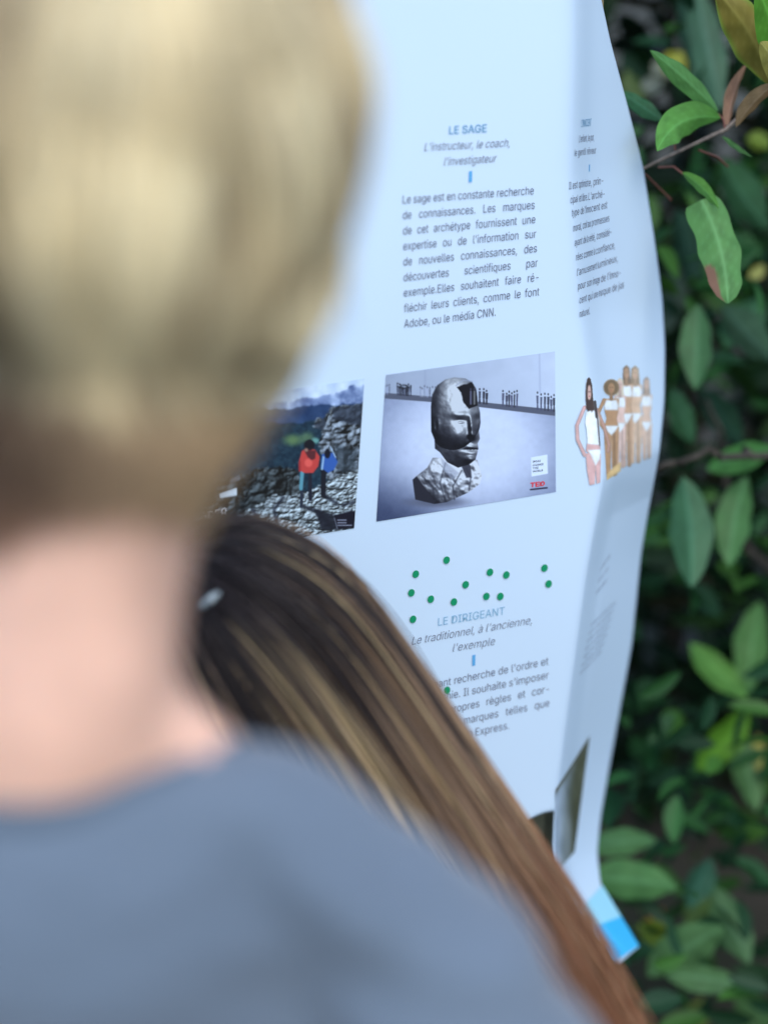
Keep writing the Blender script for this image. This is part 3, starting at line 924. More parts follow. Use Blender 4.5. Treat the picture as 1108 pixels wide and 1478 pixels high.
def random_leaves(N, pos, size, cols, seed, nl=8, nw=5, up=0.35, face=None):
    """many small leaves: pos (N,3), size (N,), cols (N,3)"""
    r = np.random.default_rng(seed)
    t, wv, s = leaf_grid(nl, nw)
    ax = r.normal(size=(N, 3)); ax[:, 2] = ax[:, 2] * .6 - up
    ax /= np.linalg.norm(ax, axis=1)[:, None]
    f = r.normal(size=(N, 3)) * .8 + (np.array([0, -.5, .7]) if face is None else face)
    sd_ = np.cross(ax, f); sd_ /= np.linalg.norm(sd_, axis=1)[:, None] + 1e-9
    nn = np.cross(sd_, ax)
    asp = r.uniform(.17, .23, N)
    V = (pos[:, None, None, :] + ax[:, None, None, :] * (size[:, None, None] * t[None, :, None])[..., None]
         + sd_[:, None, None, :] * ((size * asp)[:, None, None] * wv[None, :, None] * s[None, None, :])[..., None]
         + nn[:, None, None, :] * ((size * asp)[:, None, None] * (.35 * np.abs(s)[None, None, :] * wv[None, :, None]
                                   - r.uniform(0, .9, N)[:, None, None] * (t ** 2)[None, :, None]))[..., None])
    Fg = grid_faces(nl, nw)
    F = (Fg[None] + (np.arange(N) * nl * nw)[:, None, None]).reshape(-1, 4)
    C = np.repeat(cols, nl * nw, 0).reshape(N, nl, nw, 3).copy()
    C[:, :, nw // 2] *= 1.25
    return V.reshape(-1, 3), F, C.reshape(-1, 3)

def leaf_palette(N, seed, base):
    r = np.random.default_rng(seed)
    pal = np.array([lin(b) for b in base])
    c = pal[r.integers(0, len(pal), N)]
    return c * .72 * r.uniform(.7, 1.3, (N, 1))

SHRUB = empty('shrub', (0.75, 2.35, 0))
tag(SHRUB, 'dark green broadleaf shrub beside the folded right edge of the poster', 'shrub')

def build_shrub():
    # sharp sprig: twig with single leaves of its own
    tw = np.array([P(880, 262, 1.86), P(928, 243, 1.84), P(960, 227, 1.83), P(1000, 208, 1.82), P(1030, 194, 1.81), P(1048, 186, 1.80), P(1075, 160, 1.80), P(1110, 128, 1.80), P(1170, 60, 1.82), P(1260, -10, 1.9), P(1400, 200, 2.2), P(1430, 700, 2.35)])
    V, F = tube_mesh(tw, [.0012, .0017, .0018, .0019, .0022, .0026, .0022, .0024, .0028, .0035, .005, .008])
    twig = link('twig', mesh_np('twig', V, F), mat('grey twig', (.20, .165, .14), .7, .3, vary=(200, .3)), SHRUB)
    leaves = [
        # base, tip, width, d0, d1, colour, kwargs
        ((1036, 160), (938, 72), 31, 1.80, 1.74, (82, 140, 82), dict(bend=3, roll=.35, vfold=.35)),
        ((1040, 170), (944, 221), 50, 1.80, 1.74, (86, 150, 74), dict(bend=22, roll=-.3, vfold=.22, droop=-.3)),
        ((957, 174), (890, 128), 25, 1.83, 1.86, (52, 106, 76), dict(roll=.3)),
        ((984, 249), (1037, 301), 21, 1.80, 1.78, (92, 152, 72), dict(bend=-5, roll=.5, prof='lance')),
        ((1012, 288), (1050, 437), 60, 1.79, 1.75, (84, 140, 84), dict(bend=-9, roll=-.25, prof='blunt', brown=(.80, .85, .42, (118, 90, 74)), vfold=.3)),
        ((1050, 184), (1078, 92), 22, 1.80, 1.82, (148, 116, 100), dict(bend=-6, roll=.7, vfold=.5)),
        ((1062, 183), (1122, 118), 26, 1.79, 1.72, (168, 140, 110), dict(bend=-5, roll=.5, vfold=.6)),
        ((1042, 196), (1086, 226), 13, 1.80, 1.79, (104, 158, 96), dict(bend=3, roll=.9, prof='lance')),
        ((1112, 122), (1030, -16), 62, 1.78, 1.72, (122, 116, 58), dict(bend=12, roll=.2, vfold=.3, edge=(120, 150, 60))),
        ((1112, 124), (1062, 20), 44, 1.82, 1.80, (92, 142, 30), dict(bend=8, roll=-.4)),
        ((1135, 110), (1092, -20), 50, 1.76, 1.68, (92, 158, 62), dict(bend=4, roll=.3)),
        ((1140, 128), (1096, 60), 40, 1.74, 1.66, (160, 160, 92), dict(bend=4, roll=.3)),
    ]
    for i, (a, b, wv, d0, d1, col, kw) in enumerate(leaves):
        V, F, C = hero_leaf(a, b, wv, d0, d1, np.array(col) * (.98 if i > 7 else .88), seed=i, **kw)
        link('leaf', mesh_np('leaf', V, F, C), M_leaf, SHRUB).parent = twig
    # petioles of the sprig
    vs, fs, n = [], [], 0
    for pts in ([(950, 241, 1.825), (972, 240, 1.815), (986, 251, 1.80)], [(974, 216, 1.82), (973, 206, 1.82), (974, 200, 1.80)], [(1046, 186, 1.80), (1044, 172, 1.80), (1036, 164, 1.80)],
                [(1008, 216, 1.82), (1035, 226, 1.86), (1050, 240, 1.88)], [(930, 250, 1.84), (950, 270, 1.88), (968, 288, 1.9)]):
        V, F = tube_mesh([P(*p) for p in pts], [.0012] * len(pts)); vs.append(V); fs.append(F + n); n += len(V)
    link('leaf_stalk', mesh_np('leaf_stalk', np.concatenate(vs), np.concatenate(fs)), mat('red stalk', (.15, .06, .045), .6, .3), SHRUB).parent = twig
    # softer leaves deeper in the bush, placed where the photograph shows them
    B = Batch()
    G = [
        ((1008, 438), (1003, 562), 50, 2.02, 2.0, (58, 104, 70), {}),
        ((985, 688), (997, 848), 62, 2.0, 1.95, (60, 108, 82), {}),
        ((1078, 688), (1052, 818), 54, 2.05, 2.0, (66, 114, 70), {}),
        ((1020, 678), (1120, 648), 46, 2.04, 1.98, (66, 122, 66), {}),
        ((1000, 640), (968, 560), 40, 2.1, 2.06, (48, 92, 66), {}),
        ((1002, -30), (1040, 160), 50, 2.12, 2.06, (56, 94, 78), {}),
        ((985, -20), (1010, 110), 44, 2.2, 2.2, (38, 74, 62), {}),
        ((1040, 230), (1108, 330), 60, 2.15, 2.1, (52, 96, 66), dict(roll=.4)),
        ((1100, 430), (1045, 500), 60, 2.2, 2.15, (44, 88, 64), {}),
        ((1040, 440), (1115, 520), 54, 2.16, 2.1, (58, 92, 74), {}),
        ((975, 300), (1000, 420), 46, 2.2, 2.2, (32, 66, 54), {}),
        ((1010, 560), (1070, 640), 46, 2.3, 2.2, (30, 62, 48), {}),
        ((995, 928), (1078, 1008), 42, 2.12, 2.06, (84, 138, 66), {}),
        ((1098, 868), (1080, 1000), 52, 2.16, 2.1, (74, 124, 70), {}),
        ((1076, 1022), (1005, 1112), 52, 2.16, 2.08, (80, 132, 40), {}),
        ((1062, 1058), (1092, 1172), 44, 2.14, 2.1, (78, 122, 78), {}),
        ((1095, 1060), (1110, 1130), 24, 2.16, 2.1, (160, 160, 90), {}),
        ((840, 1226), (948, 1214), 40, 2.05, 2.0, (80, 128, 86), {}),
        ((840, 1268), (978, 1282), 58, 2.03, 1.97, (76, 126, 80), {}),
        ((935, 1410), (1046, 1338), 66, 2.03, 1.97, (78, 122, 84), {}),
        ((960, 1408), (1074, 1424), 44, 1.99, 1.94, (80, 122, 84), {}),
        ((1030, 1280), (1082, 1392), 52, 2.1, 2.04, (70, 112, 78), {}),
        ((1025, 1240), (995, 1312), 44, 2.1, 2.05, (50, 96, 82), {}),
        ((920, 1335), (964, 1372), 40, 2.1, 2.05, (100, 128, 44), {}),
        ((930, 1330), (955, 1310), 26, 2.12, 2.1, (140, 92, 50), {}),
        ((1020, 1180), (1110, 1200), 50, 2.2, 2.16, (62, 108, 44), {}),
        ((960, 990), (900, 1010), 50, 2.25, 2.2, (34, 72, 46), {}),
        ((985, 75), (960, 105), 40, 2.35, 2.35, (150, 160, 66), {}),
        ((965, 90), (940, 110), 34, 2.4, 2.4, (128, 142, 138), {}),
        ((925, 125), (955, 130), 30, 2.4, 2.4, (120, 134, 132), {}),
        ((905, 100), (930, 150), 32, 2.3, 2.3, (76, 100, 58), {}),
        ((1078, 200), (1110, 214), 26, 2.3, 2.3, (120, 150, 62), {}),
        ((1100, 380), (1080, 400), 20, 2.2, 2.2, (160, 168, 100), {}),
        ((960, 480), (975, 380), 44, 2.4, 2.4, (70, 92, 84), {}),
        ((1000, 1350), (1030, 1270), 40, 2.2, 2.2, (78, 110, 62), {}),
        ((1010, 1440), (990, 1490), 40, 2.2, 2.15, (104, 124, 66), {}),
        ((1060, 1440), (1120, 1490), 60, 2.2, 2.15, (66, 106, 64), {}),
    ]
    for i, (a, b, wv, d0, d1, col, kw) in enumerate(G):
        kw = dict(kw); kw.setdefault('roll', rng.uniform(-.5, .5)); kw.setdefault('bend', rng.uniform(-6, 6))
        dz = .36 if a[1] > 850 else .24
        V, F, C = hero_leaf(a, b, wv, d0 + dz, d1 + dz, np.array(col) * .94, nl=18, nw=11, seed=40 + i, **kw)
        B.add(V, F, C)
    # loose filling of the bush, thickening inwards
    N = 1700
    px = rng.uniform(835, 1500, N); py = rng.uniform(-500, 1900, N); d = 2.2 + rng.uniform(0, 1, N) ** .8 * .5
    pos = pix(px, py, d); ok = (pos[:, 2] > .05) & ((fbm(px / 130, py / 130, 31, 2) > .33) | (py > 1000))
    pos = pos[ok]; N = len(pos)
    cols = leaf_palette(N, 3, [(40, 86, 48), (48, 96, 50), (32, 72, 46), (62, 108, 46), (28, 62, 38)])
    B.add(*random_leaves(N, pos, rng.uniform(.05, .085, N), cols, 5))
    link('foliage', B.mesh('foliage'), M_leaf, SHRUB)
    # stems
    vs, fs, n = [], [], 0
    stems = [[(1.05, 2.35, -.05), (1.0, 2.4, .6), (.86, 2.42, 1.1), (.66, 2.36, 1.5), (.55, 2.3, 1.9), (.5, 2.3, 2.4)],
             [(1.05, 2.36, 0), (.8, 2.42, .5), (.55, 2.38, .75), (.46, 2.3, 1.0)],
             [(1.02, 2.38, .3), (1.1, 2.3, 1.0), (1.05, 2.2, 1.7), (1.0, 2.1, 2.2)],
             [tuple(P(905, 690, 2.12)), tuple(P(960, 672, 2.12)), tuple(P(1040, 658, 2.12)), tuple(P(1150, 660, 2.2)), (1.0, 2.4, .95)]]
    for k, pts in enumerate(stems):
        pts = np.array(pts); tt = np.linspace(0, len(pts) - 1, 30)
        path = np.stack([np.interp(tt, np.arange(len(pts)), pts[:, j]) for j in range(3)], -1)
        path[1:-1] += rng.normal(0, .006, (28, 3))
        r0, r1 = ((.016, .005), (.012, .003), (.012, .004), (.0035, .006))[k]
        V, F = tube_mesh(path, np.linspace(r0, r1, 30)); vs.append(V); fs.append(F + n); n += len(V)
    link('stem', mesh_np('stem', np.concatenate(vs), np.concatenate(fs)), M_bark, SHRUB)
build_shrub()

def build_hedge():
    e = empty('hedge', (0.3, 3.1, 0))
    tag(e, 'dense tall hedge of dark leaves filling the shade behind the poster', 'hedge')
    N = 15000
    pos = np.stack([rng.uniform(-1.6, 2.0, N), rng.uniform(2.75, 3.7, N), rng.uniform(0, 2.9, N)], -1)
    cols = leaf_palette(N, 9, [(26, 54, 34), (30, 62, 34), (22, 46, 32), (36, 64, 28), (44, 46, 32)])
    B = Batch(); B.add(*random_leaves(N, pos, rng.uniform(.08, .13, N), cols, 15, nl=6, nw=3))
    link('foliage', B.mesh('foliage'), M_leaf, e)
    vs, fs, n = [], [], 0
    for k in range(14):
        x = -1.5 + k * .26 + rng.uniform(-.08, .08); y = 3.2 + rng.uniform(-.25, .25)
        path = np.array([(x + rng.normal(0, .03) * j * .4, y + rng.normal(0, .03) * j * .4, j * .3 - .05) for j in range(9)])
        V, F = tube_mesh(path, np.linspace(.028, .006, 9)); vs.append(V); fs.append(F + n); n += len(V)
    link('stem', mesh_np('stem', np.concatenate(vs), np.concatenate(fs)), M_bark, e)
build_hedge()

# ------------------------------------------------------------------ figures
def ell_shape(bm, c, r, rot=None, seg=28):
    q = bmesh.ops.create_uvsphere(bm, u_segments=seg, v_segments=seg // 2 + 2, radius=1.0)
    M = Matrix.Translation(Vector(c)) @ (rot.to_4x4() if rot is not None else Matrix.Identity(4)) @ Matrix.Diagonal((r[0], r[1], r[2], 1))
    bmesh.ops.transform(bm, matrix=M, verts=q['verts'])

def tube_shape(bm, pts, seg=20, lateral=None, sub=6, cap=.8):
    """pts: (point, rx, ry): closed tapered tube of elliptical section, lateral = direction of rx"""
    P_ = np.array([np.array(p[0], float) for p in pts]); rx = np.array([p[1] for p in pts], float); ry = np.array([p[2] for p in pts], float)
    n = len(P_); tt = np.linspace(0, n - 1, (n - 1) * sub + 1)
    def cr(A):
        A = np.asarray(A, float); i = np.clip(np.floor(tt).astype(int), 0, n - 2); f = tt - i
        g = lambda k: A[np.clip(k, 0, n - 1)]
        a, b, c, d = g(i - 1), g(i), g(i + 1), g(i + 2)
        if A.ndim == 2: f = f[:, None]
        return .5 * (2 * b + (c - a) * f + (2 * a - 5 * b + 4 * c - d) * f ** 2 + (3 * b - a - 3 * c + d) * f ** 3)
    C = cr(P_); RX = np.maximum(cr(rx), .002); RY = np.maximum(cr(ry), .002)
    tg = np.gradient(C, axis=0); tg /= np.linalg.norm(tg, axis=1)[:, None]
    rings = []
    for i in range(len(C)):
        l = np.array([1.0, 0, 0]) if lateral is None else np.array(lateral, float)
        if abs(l @ tg[i]) > .93: l = np.array([0, 1.0, 0.1])
        a = l - tg[i] * (l @ tg[i]); a /= np.linalg.norm(a); b = np.cross(tg[i], a)
        rings.append([bm.verts.new(C[i] + RX[i] * math.cos(k) * a + RY[i] * math.sin(k) * b) for k in np.linspace(0, 2 * math.pi, seg, endpoint=False)])
    for i in range(len(rings) - 1):
        for k in range(seg):
            bm.faces.new((rings[i][k], rings[i][(k + 1) % seg], rings[i + 1][(k + 1) % seg], rings[i + 1][k]))
    for ring, sgn in ((rings[0], -1), (rings[-1], 1)):
        i = 0 if sgn < 0 else -1
        rr = (RX[i] + RY[i]) / 2
        prev = ring
        for a in (.5, .85):
            cur = [bm.verts.new(Vector(C[i]) + (v.co - Vector(C[i])) * math.cos(a * 1.5) + Vector(tg[i]) * sgn * rr * cap * math.sin(a * 1.5)) for v in ring]
            for k in range(seg): bm.faces.new((prev[k], prev[(k + 1) % seg], cur[(k + 1) % seg], cur[k]))
            prev = cur
        bm.faces.new(prev)

def blob(name, bm, voxel, material, parent, smooth=8, disp=None):
    bmesh.ops.recalc_face_normals(bm, faces=bm.faces[:])
    me = bpy.data.meshes.new('tmp'); bm.to_mesh(me); bm.free()
    o = bpy.data.objects.new('tmp', me); SC.collection.objects.link(o)
    md = o.modifiers.new('r', 'REMESH'); md.mode = 'VOXEL'; md.voxel_size = voxel; md.use_smooth_shade = True
    ms = o.modifiers.new('s', 'SMOOTH'); ms.factor = .5; ms.iterations = smooth
    dg = bpy.context.evaluated_depsgraph_get()
    out = bpy.data.meshes.new_from_object(o.evaluated_get(dg)); out.name = name
    bpy.data.objects.remove(o); bpy.data.meshes.remove(me)
    if disp is not None:
        n = len(out.vertices)
        co = np.empty(n * 3, np.float32); out.vertices.foreach_get('co', co); co = co.reshape(-1, 3)
        no = np.empty(n * 3, np.float32); out.vertices.foreach_get('normal', no); no = no.reshape(-1, 3)
        co = co + no * disp(co, no)[:, None]
        out.vertices.foreach_set('co', co.astype(np.float32).ravel()); out.update()
    out.polygons.foreach_set('use_smooth', np.full(len(out.polygons), True))
    return link(name, out, material, parent)

def hand_shape(bm, wrist, fwd, side, k=1.0):
    """palm and five slightly curled fingers; fwd = towards fingertips, side = towards the thumb"""
    wrist = np.array(wrist, float); f = np.array(fwd, float); f /= np.linalg.norm(f); s = np.array(side, float); s -= f * (s @ f); s /= np.linalg.norm(s)
    nrm = np.cross(f, s)
    tube_shape(bm, [(wrist, .024 * k, .018 * k), (wrist + f * .03 * k, .033 * k, .017 * k), (wrist + f * .075 * k, .038 * k, .014 * k)], 16, s)
    for off, L in ((.028, .066), (.0095, .074), (-.0095, .068), (-.027, .052)):
        b = wrist + f * .078 * k + s * off * k
        tube_shape(bm, [(b, .0088 * k, .0085 * k), (b + f * L * .45 * k - nrm * .004 * k, .0083 * k, .008 * k), (b + f * L * .75 * k - nrm * .014 * k, .0075 * k, .0075 * k), (b + f * L * .95 * k - nrm * .026 * k, .0065 * k, .0065 * k)], 10, s, 3)
    b = wrist + f * .025 * k + s * .028 * k
    tube_shape(bm, [(b, .013 * k, .012 * k), (b + (f * .03 + s * .026) * k, .0105 * k, .010 * k), (b + (f * .058 + s * .033) * k - nrm * .008 * k, .008 * k, .008 * k)], 10, nrm, 3)

def strands(paths, radii, cols, sides=3):
    """paths (N,M,3), radii (N,M), cols (N,M,3) -> tube meshes"""
    N, Mn = paths.shape[:2]
    tg = np.gradient(paths, axis=1); tg /= np.linalg.norm(tg, axis=2)[..., None] + 1e-9
    ref = rng.normal(size=(N, 1, 3))
    a = np.cross(tg, ref); a /= np.linalg.norm(a, axis=2)[..., None] + 1e-9
    b = np.cross(tg, a)
    ang = np.arange(sides) / sides * 2 * math.pi
    V = paths[:, :, None] + radii[:, :, None, None] * (np.cos(ang)[None, None, :, None] * a[:, :, None] + np.sin(ang)[None, None, :, None] * b[:, :, None])
    C = np.repeat(cols[:, :, None], sides, 2)
    i = np.arange(Mn - 1)[:, None] * sides; k = np.arange(sides)[None]
    f = np.stack([i + k, i + (k + 1) % sides, i + sides + (k + 1) % sides, i + sides + k], -1).reshape(-1, 4)
    F = (f[None] + (np.arange(N) * Mn * sides)[:, None, None]).reshape(-1, 4)
    return V.reshape(-1, 3), F, C.reshape(-1, 3)

def build_boy():
    Hc = P(222, 285, .70)
    neck_t = P(165, 640, .715); neck_b = P(62, 1060, .745)
    shR = P(575, 1352, .775); shL = P(-470, 1335, .775)
    e = empty('person', (float(neck_b[0]), float(neck_b[1]) + .05, 0))
    tag(e, 'blond short haired person in a grey blue T-shirt standing closest, seen from behind', 'person')
    yaw = R(-20)
    rot = Matrix.Rotation(R(7), 3, 'Y') @ Matrix.Rotation(yaw, 3, 'Z')
    fw = np.array(rot @ Vector((0, 1, 0))); lat = np.array(rot @ Vector((1, 0, 0))); up = np.array(rot @ Vector((0, 0, 1)))
    h = lambda x, y, z: Hc + lat * x + fw * y + up * z
    bm = bmesh.new()
    ell_shape(bm, h(0, 0, .01), (.076, .094, .098), rot)
    ell_shape(bm, h(0, .028, -.052), (.059, .068, .070), rot)          # lower face and jaw
    ell_shape(bm, h(0, .068, -.093), (.024, .022, .018), rot)          # chin
    tube_shape(bm, [(h(0, .098, .005), .008, .008), (h(0, .112, -.03), .014, .010)], 12)   # nose
    ell_shape(bm, h(0, .092, -.062), (.023, .010, .006), rot)          # lips
    ell_shape(bm, h(0, .092, -.070), (.020, .010, .006), rot)
    for s in (-1, 1):
        ell_shape(bm, h(s * .030, .090, .028), (.026, .010, .008), rot)  # brow
        ell_shape(bm, h(s * .069, .004, -.030), (.009, .020, .029), rot)  # ear
        ell_shape(bm, h(s * .045, .062, -.03), (.022, .03, .026), rot)   # cheek
    nl = [(h(-.004, -.012, -.03), .058, .062), (neck_t + np.array([-.004, 0, 0]), .048, .056), ((neck_t + neck_b) / 2 + np.array([-.002, 0, 0]), .050, .055), (neck_b, .068, .057), (neck_b + np.array([-.004, .05, -.09]), .10, .055)]
    tube_shape(bm, nl, 28)
    dn = np.array([0, .01, -1.0])
    for s, sh in ((1, shR), (-1, shL)):
        a = P(90, 1010, .742) if s > 0 else P(30, 1010, .742)
        m = a + (sh - a) * .5
        tube_shape(bm, [(a, .044, .044), (m, .031, .031), (sh, .042, .042)], 20)
        el = sh + np.array([s * .118, .0, -.25]); wr = el + np.array([s * .0, .10, -.23])
        tube_shape(bm, [(sh, .042, .042), (sh + (el - sh) * .5, .038, .038), (el, .033, .033), (el + (wr - el) * .4, .033, .030), (wr, .022, .018)], 20)
        hand_shape(bm, wr, wr - el, (0, 1, .2))
    ch = neck_b + np.array([0, .035, -.10])
    hip = ch + np.array([0, .0, -.50])
    tube_shape(bm, [(neck_b + np.array([0, .035, -.05]), .09, .05), (ch + np.array([0, .035, 0]), .125, .055), (ch + np.array([0, .015, -.2]), .130, .072), (ch + dn * .36, .12, .082), (hip, .135, .09), (hip + dn * .06, .12, .085)], 28, cap=.2)
    for s in (-1, 1):
        hp = hip + np.array([s * .07, 0, -.03]); kn = hp + np.array([s * .01, .02, -.40]); an = np.array([kn[0], kn[1] - .02, .08])
        tube_shape(bm, [(hp, .075, .078), ((hp + kn) / 2, .066, .068), (kn, .05, .052), (kn + (an - kn) * .35, .048, .05), (an, .034, .036)], 20)
        tube_shape(bm, [(an + np.array([0, -.03, -.045]), .032, .03), (an + np.array([0, .07, -.05]), .038, .026), (an + np.array([0, .15, -.058]), .036, .018)], 16)
    body = blob('body', bm, .005, M_skin, e, 22)
    # T-shirt
    bm = bmesh.new()
    nb = neck_b
    tube_shape(bm, [(nb + np.array([.0, .045, -.035]), .084, .085), (nb + np.array([0, .022, -.078]), .140, .100), (ch + dn * .10, .160, .102), (ch + dn * .28, .155, .106), (ch + dn * .46, .155, .108), (hip + dn * .06, .158, .11)], 32, cap=.15)
    for s, sh in ((1, shR), (-1, shL)):
        f_ = (lambda x: x) if s > 0 else (lambda x: 124 - x)
        tube_shape(bm, [(P(f_(322), 1206, .748), .033, .041), (P(f_(395), 1202, .756), .039, .047), (P(f_(485), 1262, .765), .045, .052), (sh, .054, .057)], 24)
        el = sh + np.array([s * .118, .0, -.25])
        tube_shape(bm, [(sh + (sh - el) * .04, .053, .056), (sh + (el - sh) * .25, .061, .065), (sh + (el - sh) * .5, .066, .068), (sh + (el - sh) * .72, .069, .072)], 28)
    def folds(co, no):
        x, y, z = co[:, 0], co[:, 1], co[:, 2]
        d = .017 * (fbm(x * 9 + z * 6 + 3, z * 16 - x * 5, 5, 3) - .45)
        d += .0045 * np.sin((x * 1.0 + z * 1.7) * 70 + 3 * vnoise(x * 12, z * 12, 4)) * smoothstep(.0, .5, vnoise(x * 8 + 4, z * 9, 8) - .35)
        return d
    shirt = blob('t_shirt', bm, .006, M_shirt, e, 36, folds)
    # ribbed collar along the neckline where the shirt meets the neck
    line = []
    for pxx in range(-330, 372, 18):
        for pyy in range(1030, 1300, 3):
            o_ = Vector(CAM); dr = Vector(P(pxx, pyy, 1.0)) - o_; dr.normalize()
            h1, l1, n1, _ = shirt.ray_cast(o_, dr); h2, l2, _, _ = body.ray_cast(o_, dr)
            if h1 and (not h2 or (l1 - o_).length < (l2 - o_).length):
                line.append(np.array(l1) - np.array(dr) * .0005); break
    path = np.array(line)
    for _ in range(25): path[1:-1] = .5 * path[1:-1] + .25 * (path[2:] + path[:-2])
    path = np.concatenate([path + np.array([0, 0, .001]), (path - np.array([0, -.0005, .011]))[::-1]])
    n_ = len(line)
    band = np.stack([path[:n_] + np.array([0, -.001, .002]), path[:n_] + np.array([0, -.0045, -.002]), path[n_:][::-1] + np.array([0, -.0055, 0]), path[n_:][::-1] + np.array([0, .002, -.002])], 1)
    co = link('collar', mesh_np('collar', band, grid_faces(n_, 4)), M_shirt_d, e)
    md = co.modifiers.new('thickness', 'SOLIDIFY'); md.thickness = .002; md.offset = 0
    # trousers
    bm = bmesh.new()
    tube_shape(bm, [(hip + dn * -.03, .142, .098), (hip + dn * .05, .148, .10)], 28)
    for s in (-1, 1):
        hp = hip + np.array([s * .07, 0, -.03]); kn = hp + np.array([s * .01, .02, -.40]); an = np.array([kn[0], kn[1] - .02, .08])
        tube_shape(bm, [(hp, .084, .092), ((hp + kn) / 2, .076, .08), (kn, .064, .066), (kn + (an - kn) * .5, .06, .062), (an + np.array([0, 0, .02]), .055, .058)], 24)
    blob('trousers', bm, .008, M_jeans, e, 8)
    # hair: a cap under it and several thousand strands falling from the crown
    rs = np.random.default_rng(5)
    N = 7000; Mn = 11
    crown = np.array([0.0, -.25, 1.0]); crown /= np.linalg.norm(crown)
    e1 = np.array([1.0, 0, 0]); e2 = np.cross(crown, e1)
    RAD = np.array([.080, .098, .112])
    # locks share a direction and tint
    NL = 230
    lphi = rs.uniform(0, 2 * math.pi, NL); lth = np.arccos(rs.uniform(math.cos(R(112)), 1, NL)); ltint = rs.uniform(0, 1, NL); lsw = rs.normal(0, .16, NL); llift = rs.uniform(.5, 1.2, NL)
    li = rs.integers(0, NL, N)
    lth[:45] = rs.uniform(0.02, .5, 45)
    phi = lphi[li] + rs.normal(0, .06, N) / np.maximum(.25, np.sin(lth[li])); th = np.clip(lth[li] + rs.normal(0, .06, N), .02, R(118))
    length = rs.uniform(.75, 1.05, N) * .95          # radians along the scalp
    u = np.linspace(0, 1, Mn)
    lim = R(139) + rs.normal(0, .20, N) + .16 * np.sin(phi * 9 + 2 * np.sin(phi * 4)) + .26 * np.maximum(0, np.cos(phi + .5)) + .30 * np.maximum(0, -np.cos(phi))
    length = np.clip(lim - th, .12, length)
    TH = th[:, None] + length[:, None] * u[None]
    PH = phi[:, None] + (lsw[li][:, None] * u[None] ** 1.5) + rs.normal(0, .03, (N, 1)) * u[None]
    dirv = (np.cos(TH)[..., None] * crown + np.sin(TH)[..., None] * (np.cos(PH)[..., None] * e1 + np.sin(PH)[..., None] * e2))
    lift = 1.0 + (.035 + .10 * np.sin(np.pi * np.clip(u * .85 + .1, 0, 1)))[None] * llift[li][:, None] + rs.uniform(0, .05, (N, 1)) * u[None]
    lift = 1 + (lift - 1) * (1 - .80 * smoothstep(R(66), R(116), TH)) - .07 * smoothstep(R(88), R(130), TH) * np.maximum(0, np.cos(PH))
    loc = dirv * RAD * lift[..., None]
    # face side kept open
    Rm = np.array(rot)
    pth = Hc + np.array([0, 0, .008]) + loc @ Rm.T
    # the lower locks lie on the neck instead of sinking into it
    flat = pth.reshape(-1, 3)
    for q in np.nonzero(flat[:, 2] < Hc[2] - .02)[0]:
        ok_, l_, n_, _ = body.closest_point_on_mesh(Vector(flat[q]))
        if ok_:
            dd_ = (Vector(flat[q]) - l_).dot(n_)
            if dd_ < .0015:
                flat[q] = np.array(l_ + n_ * (.0015 + .005 * ((q // Mn) % 7) / 7))
    pth = flat.reshape(N, Mn, 3)
    facing = dirv[..., 1] > .62
    keepm = ~((facing & (dirv[..., 2] < .35)).any(1))
    pal = np.array([.88, .87, .86]) * np.array([lin(c) for c in ((238, 224, 184), (230, 214, 172), (214, 196, 156), (244, 232, 192), (176, 158, 126), (132, 116, 94))])
    lc = pal[np.minimum((ltint ** 1.35 * 6).astype(int), 5)]
    cc = lc[li][:, None] * (rs.uniform(.85, 1.12, (N, 1, 1)))
    cc = cc * (.40 + 1.40 * fbm(phi * 6.0, th * .5, 6, 3))[:, None, None]
    low = (smoothstep(.08, -.52, dirv[..., 2] + .40 * dirv[..., 0]) * (1 - .92 * smoothstep(-.15, .30, dirv[..., 0])))[..., None]  # lower left strands: darker nape hair, with its shade painted into the tint
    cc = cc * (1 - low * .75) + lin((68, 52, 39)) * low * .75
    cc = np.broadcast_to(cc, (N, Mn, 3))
    rad = np.broadcast_to((.0011 * (1 - .75 * u ** 2))[None], (N, Mn))
    B = Batch()
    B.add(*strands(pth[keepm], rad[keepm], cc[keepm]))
    # short nape hair rooted on the skin of the neck
    N2 = 5200; M2 = 5
    P2 = []; C2 = []
    cen = Hc + np.array([-.010, .0, -.085])
    while len(P2) < N2:
        a_ = rs.uniform(R(150), R(395)); zz = rs.uniform(-.62, .45)
        dr = np.array([math.cos(a_) * math.sqrt(1 - zz * zz), math.sin(a_) * math.sqrt(1 - zz * zz), zz])
        hit, loc_, nor_, _ = body.ray_cast(Vector(cen + dr * .4), Vector(-dr))
        if not hit: continue
        rel = loc_.z - Hc[2]
        edge = -.106 + .016 * math.sin(a_ * 3) + rs.normal(0, .008) + (.05 if math.sin(a_) > -.25 else 0)
        if rel < edge or rel > -.035: continue
        if abs((np.array(loc_) - Hc) @ lat) > .056: continue
        p = np.array(loc_); n_ = np.array(nor_); tdir = np.array([.15 * rs.normal(), 0, -1.0]); tdir -= n_ * (tdir @ n_); tdir /= np.linalg.norm(tdir)
        f = smoothstep(-.06, -.135, rel)
        P2.append([p + n_ * (.0005 + (.0018 * (1 - f) + .0008) * k) + tdir * (.008 * (1 - .4 * f)) * k for k in range(M2)])
        rt_ = smoothstep(-.035, .025, loc_.x - cen[0] + rs.normal(0, .012))
        C2.append(((lin((90, 70, 53)) * (1 - f) + lin((150, 114, 90)) * f) * (1 - rt_) + lin((184, 158, 124)) * rt_) * rs.uniform(.7, 1.2))
    P2 = np.array(P2); C2 = np.repeat(np.array(C2)[:, None], M2, 1)
    u2 = np.linspace(0, 1, M2)
    B.add(*strands(P2, np.broadcast_to((.0008 * (1 - .8 * u2))[None], (N2, M2)), C2))
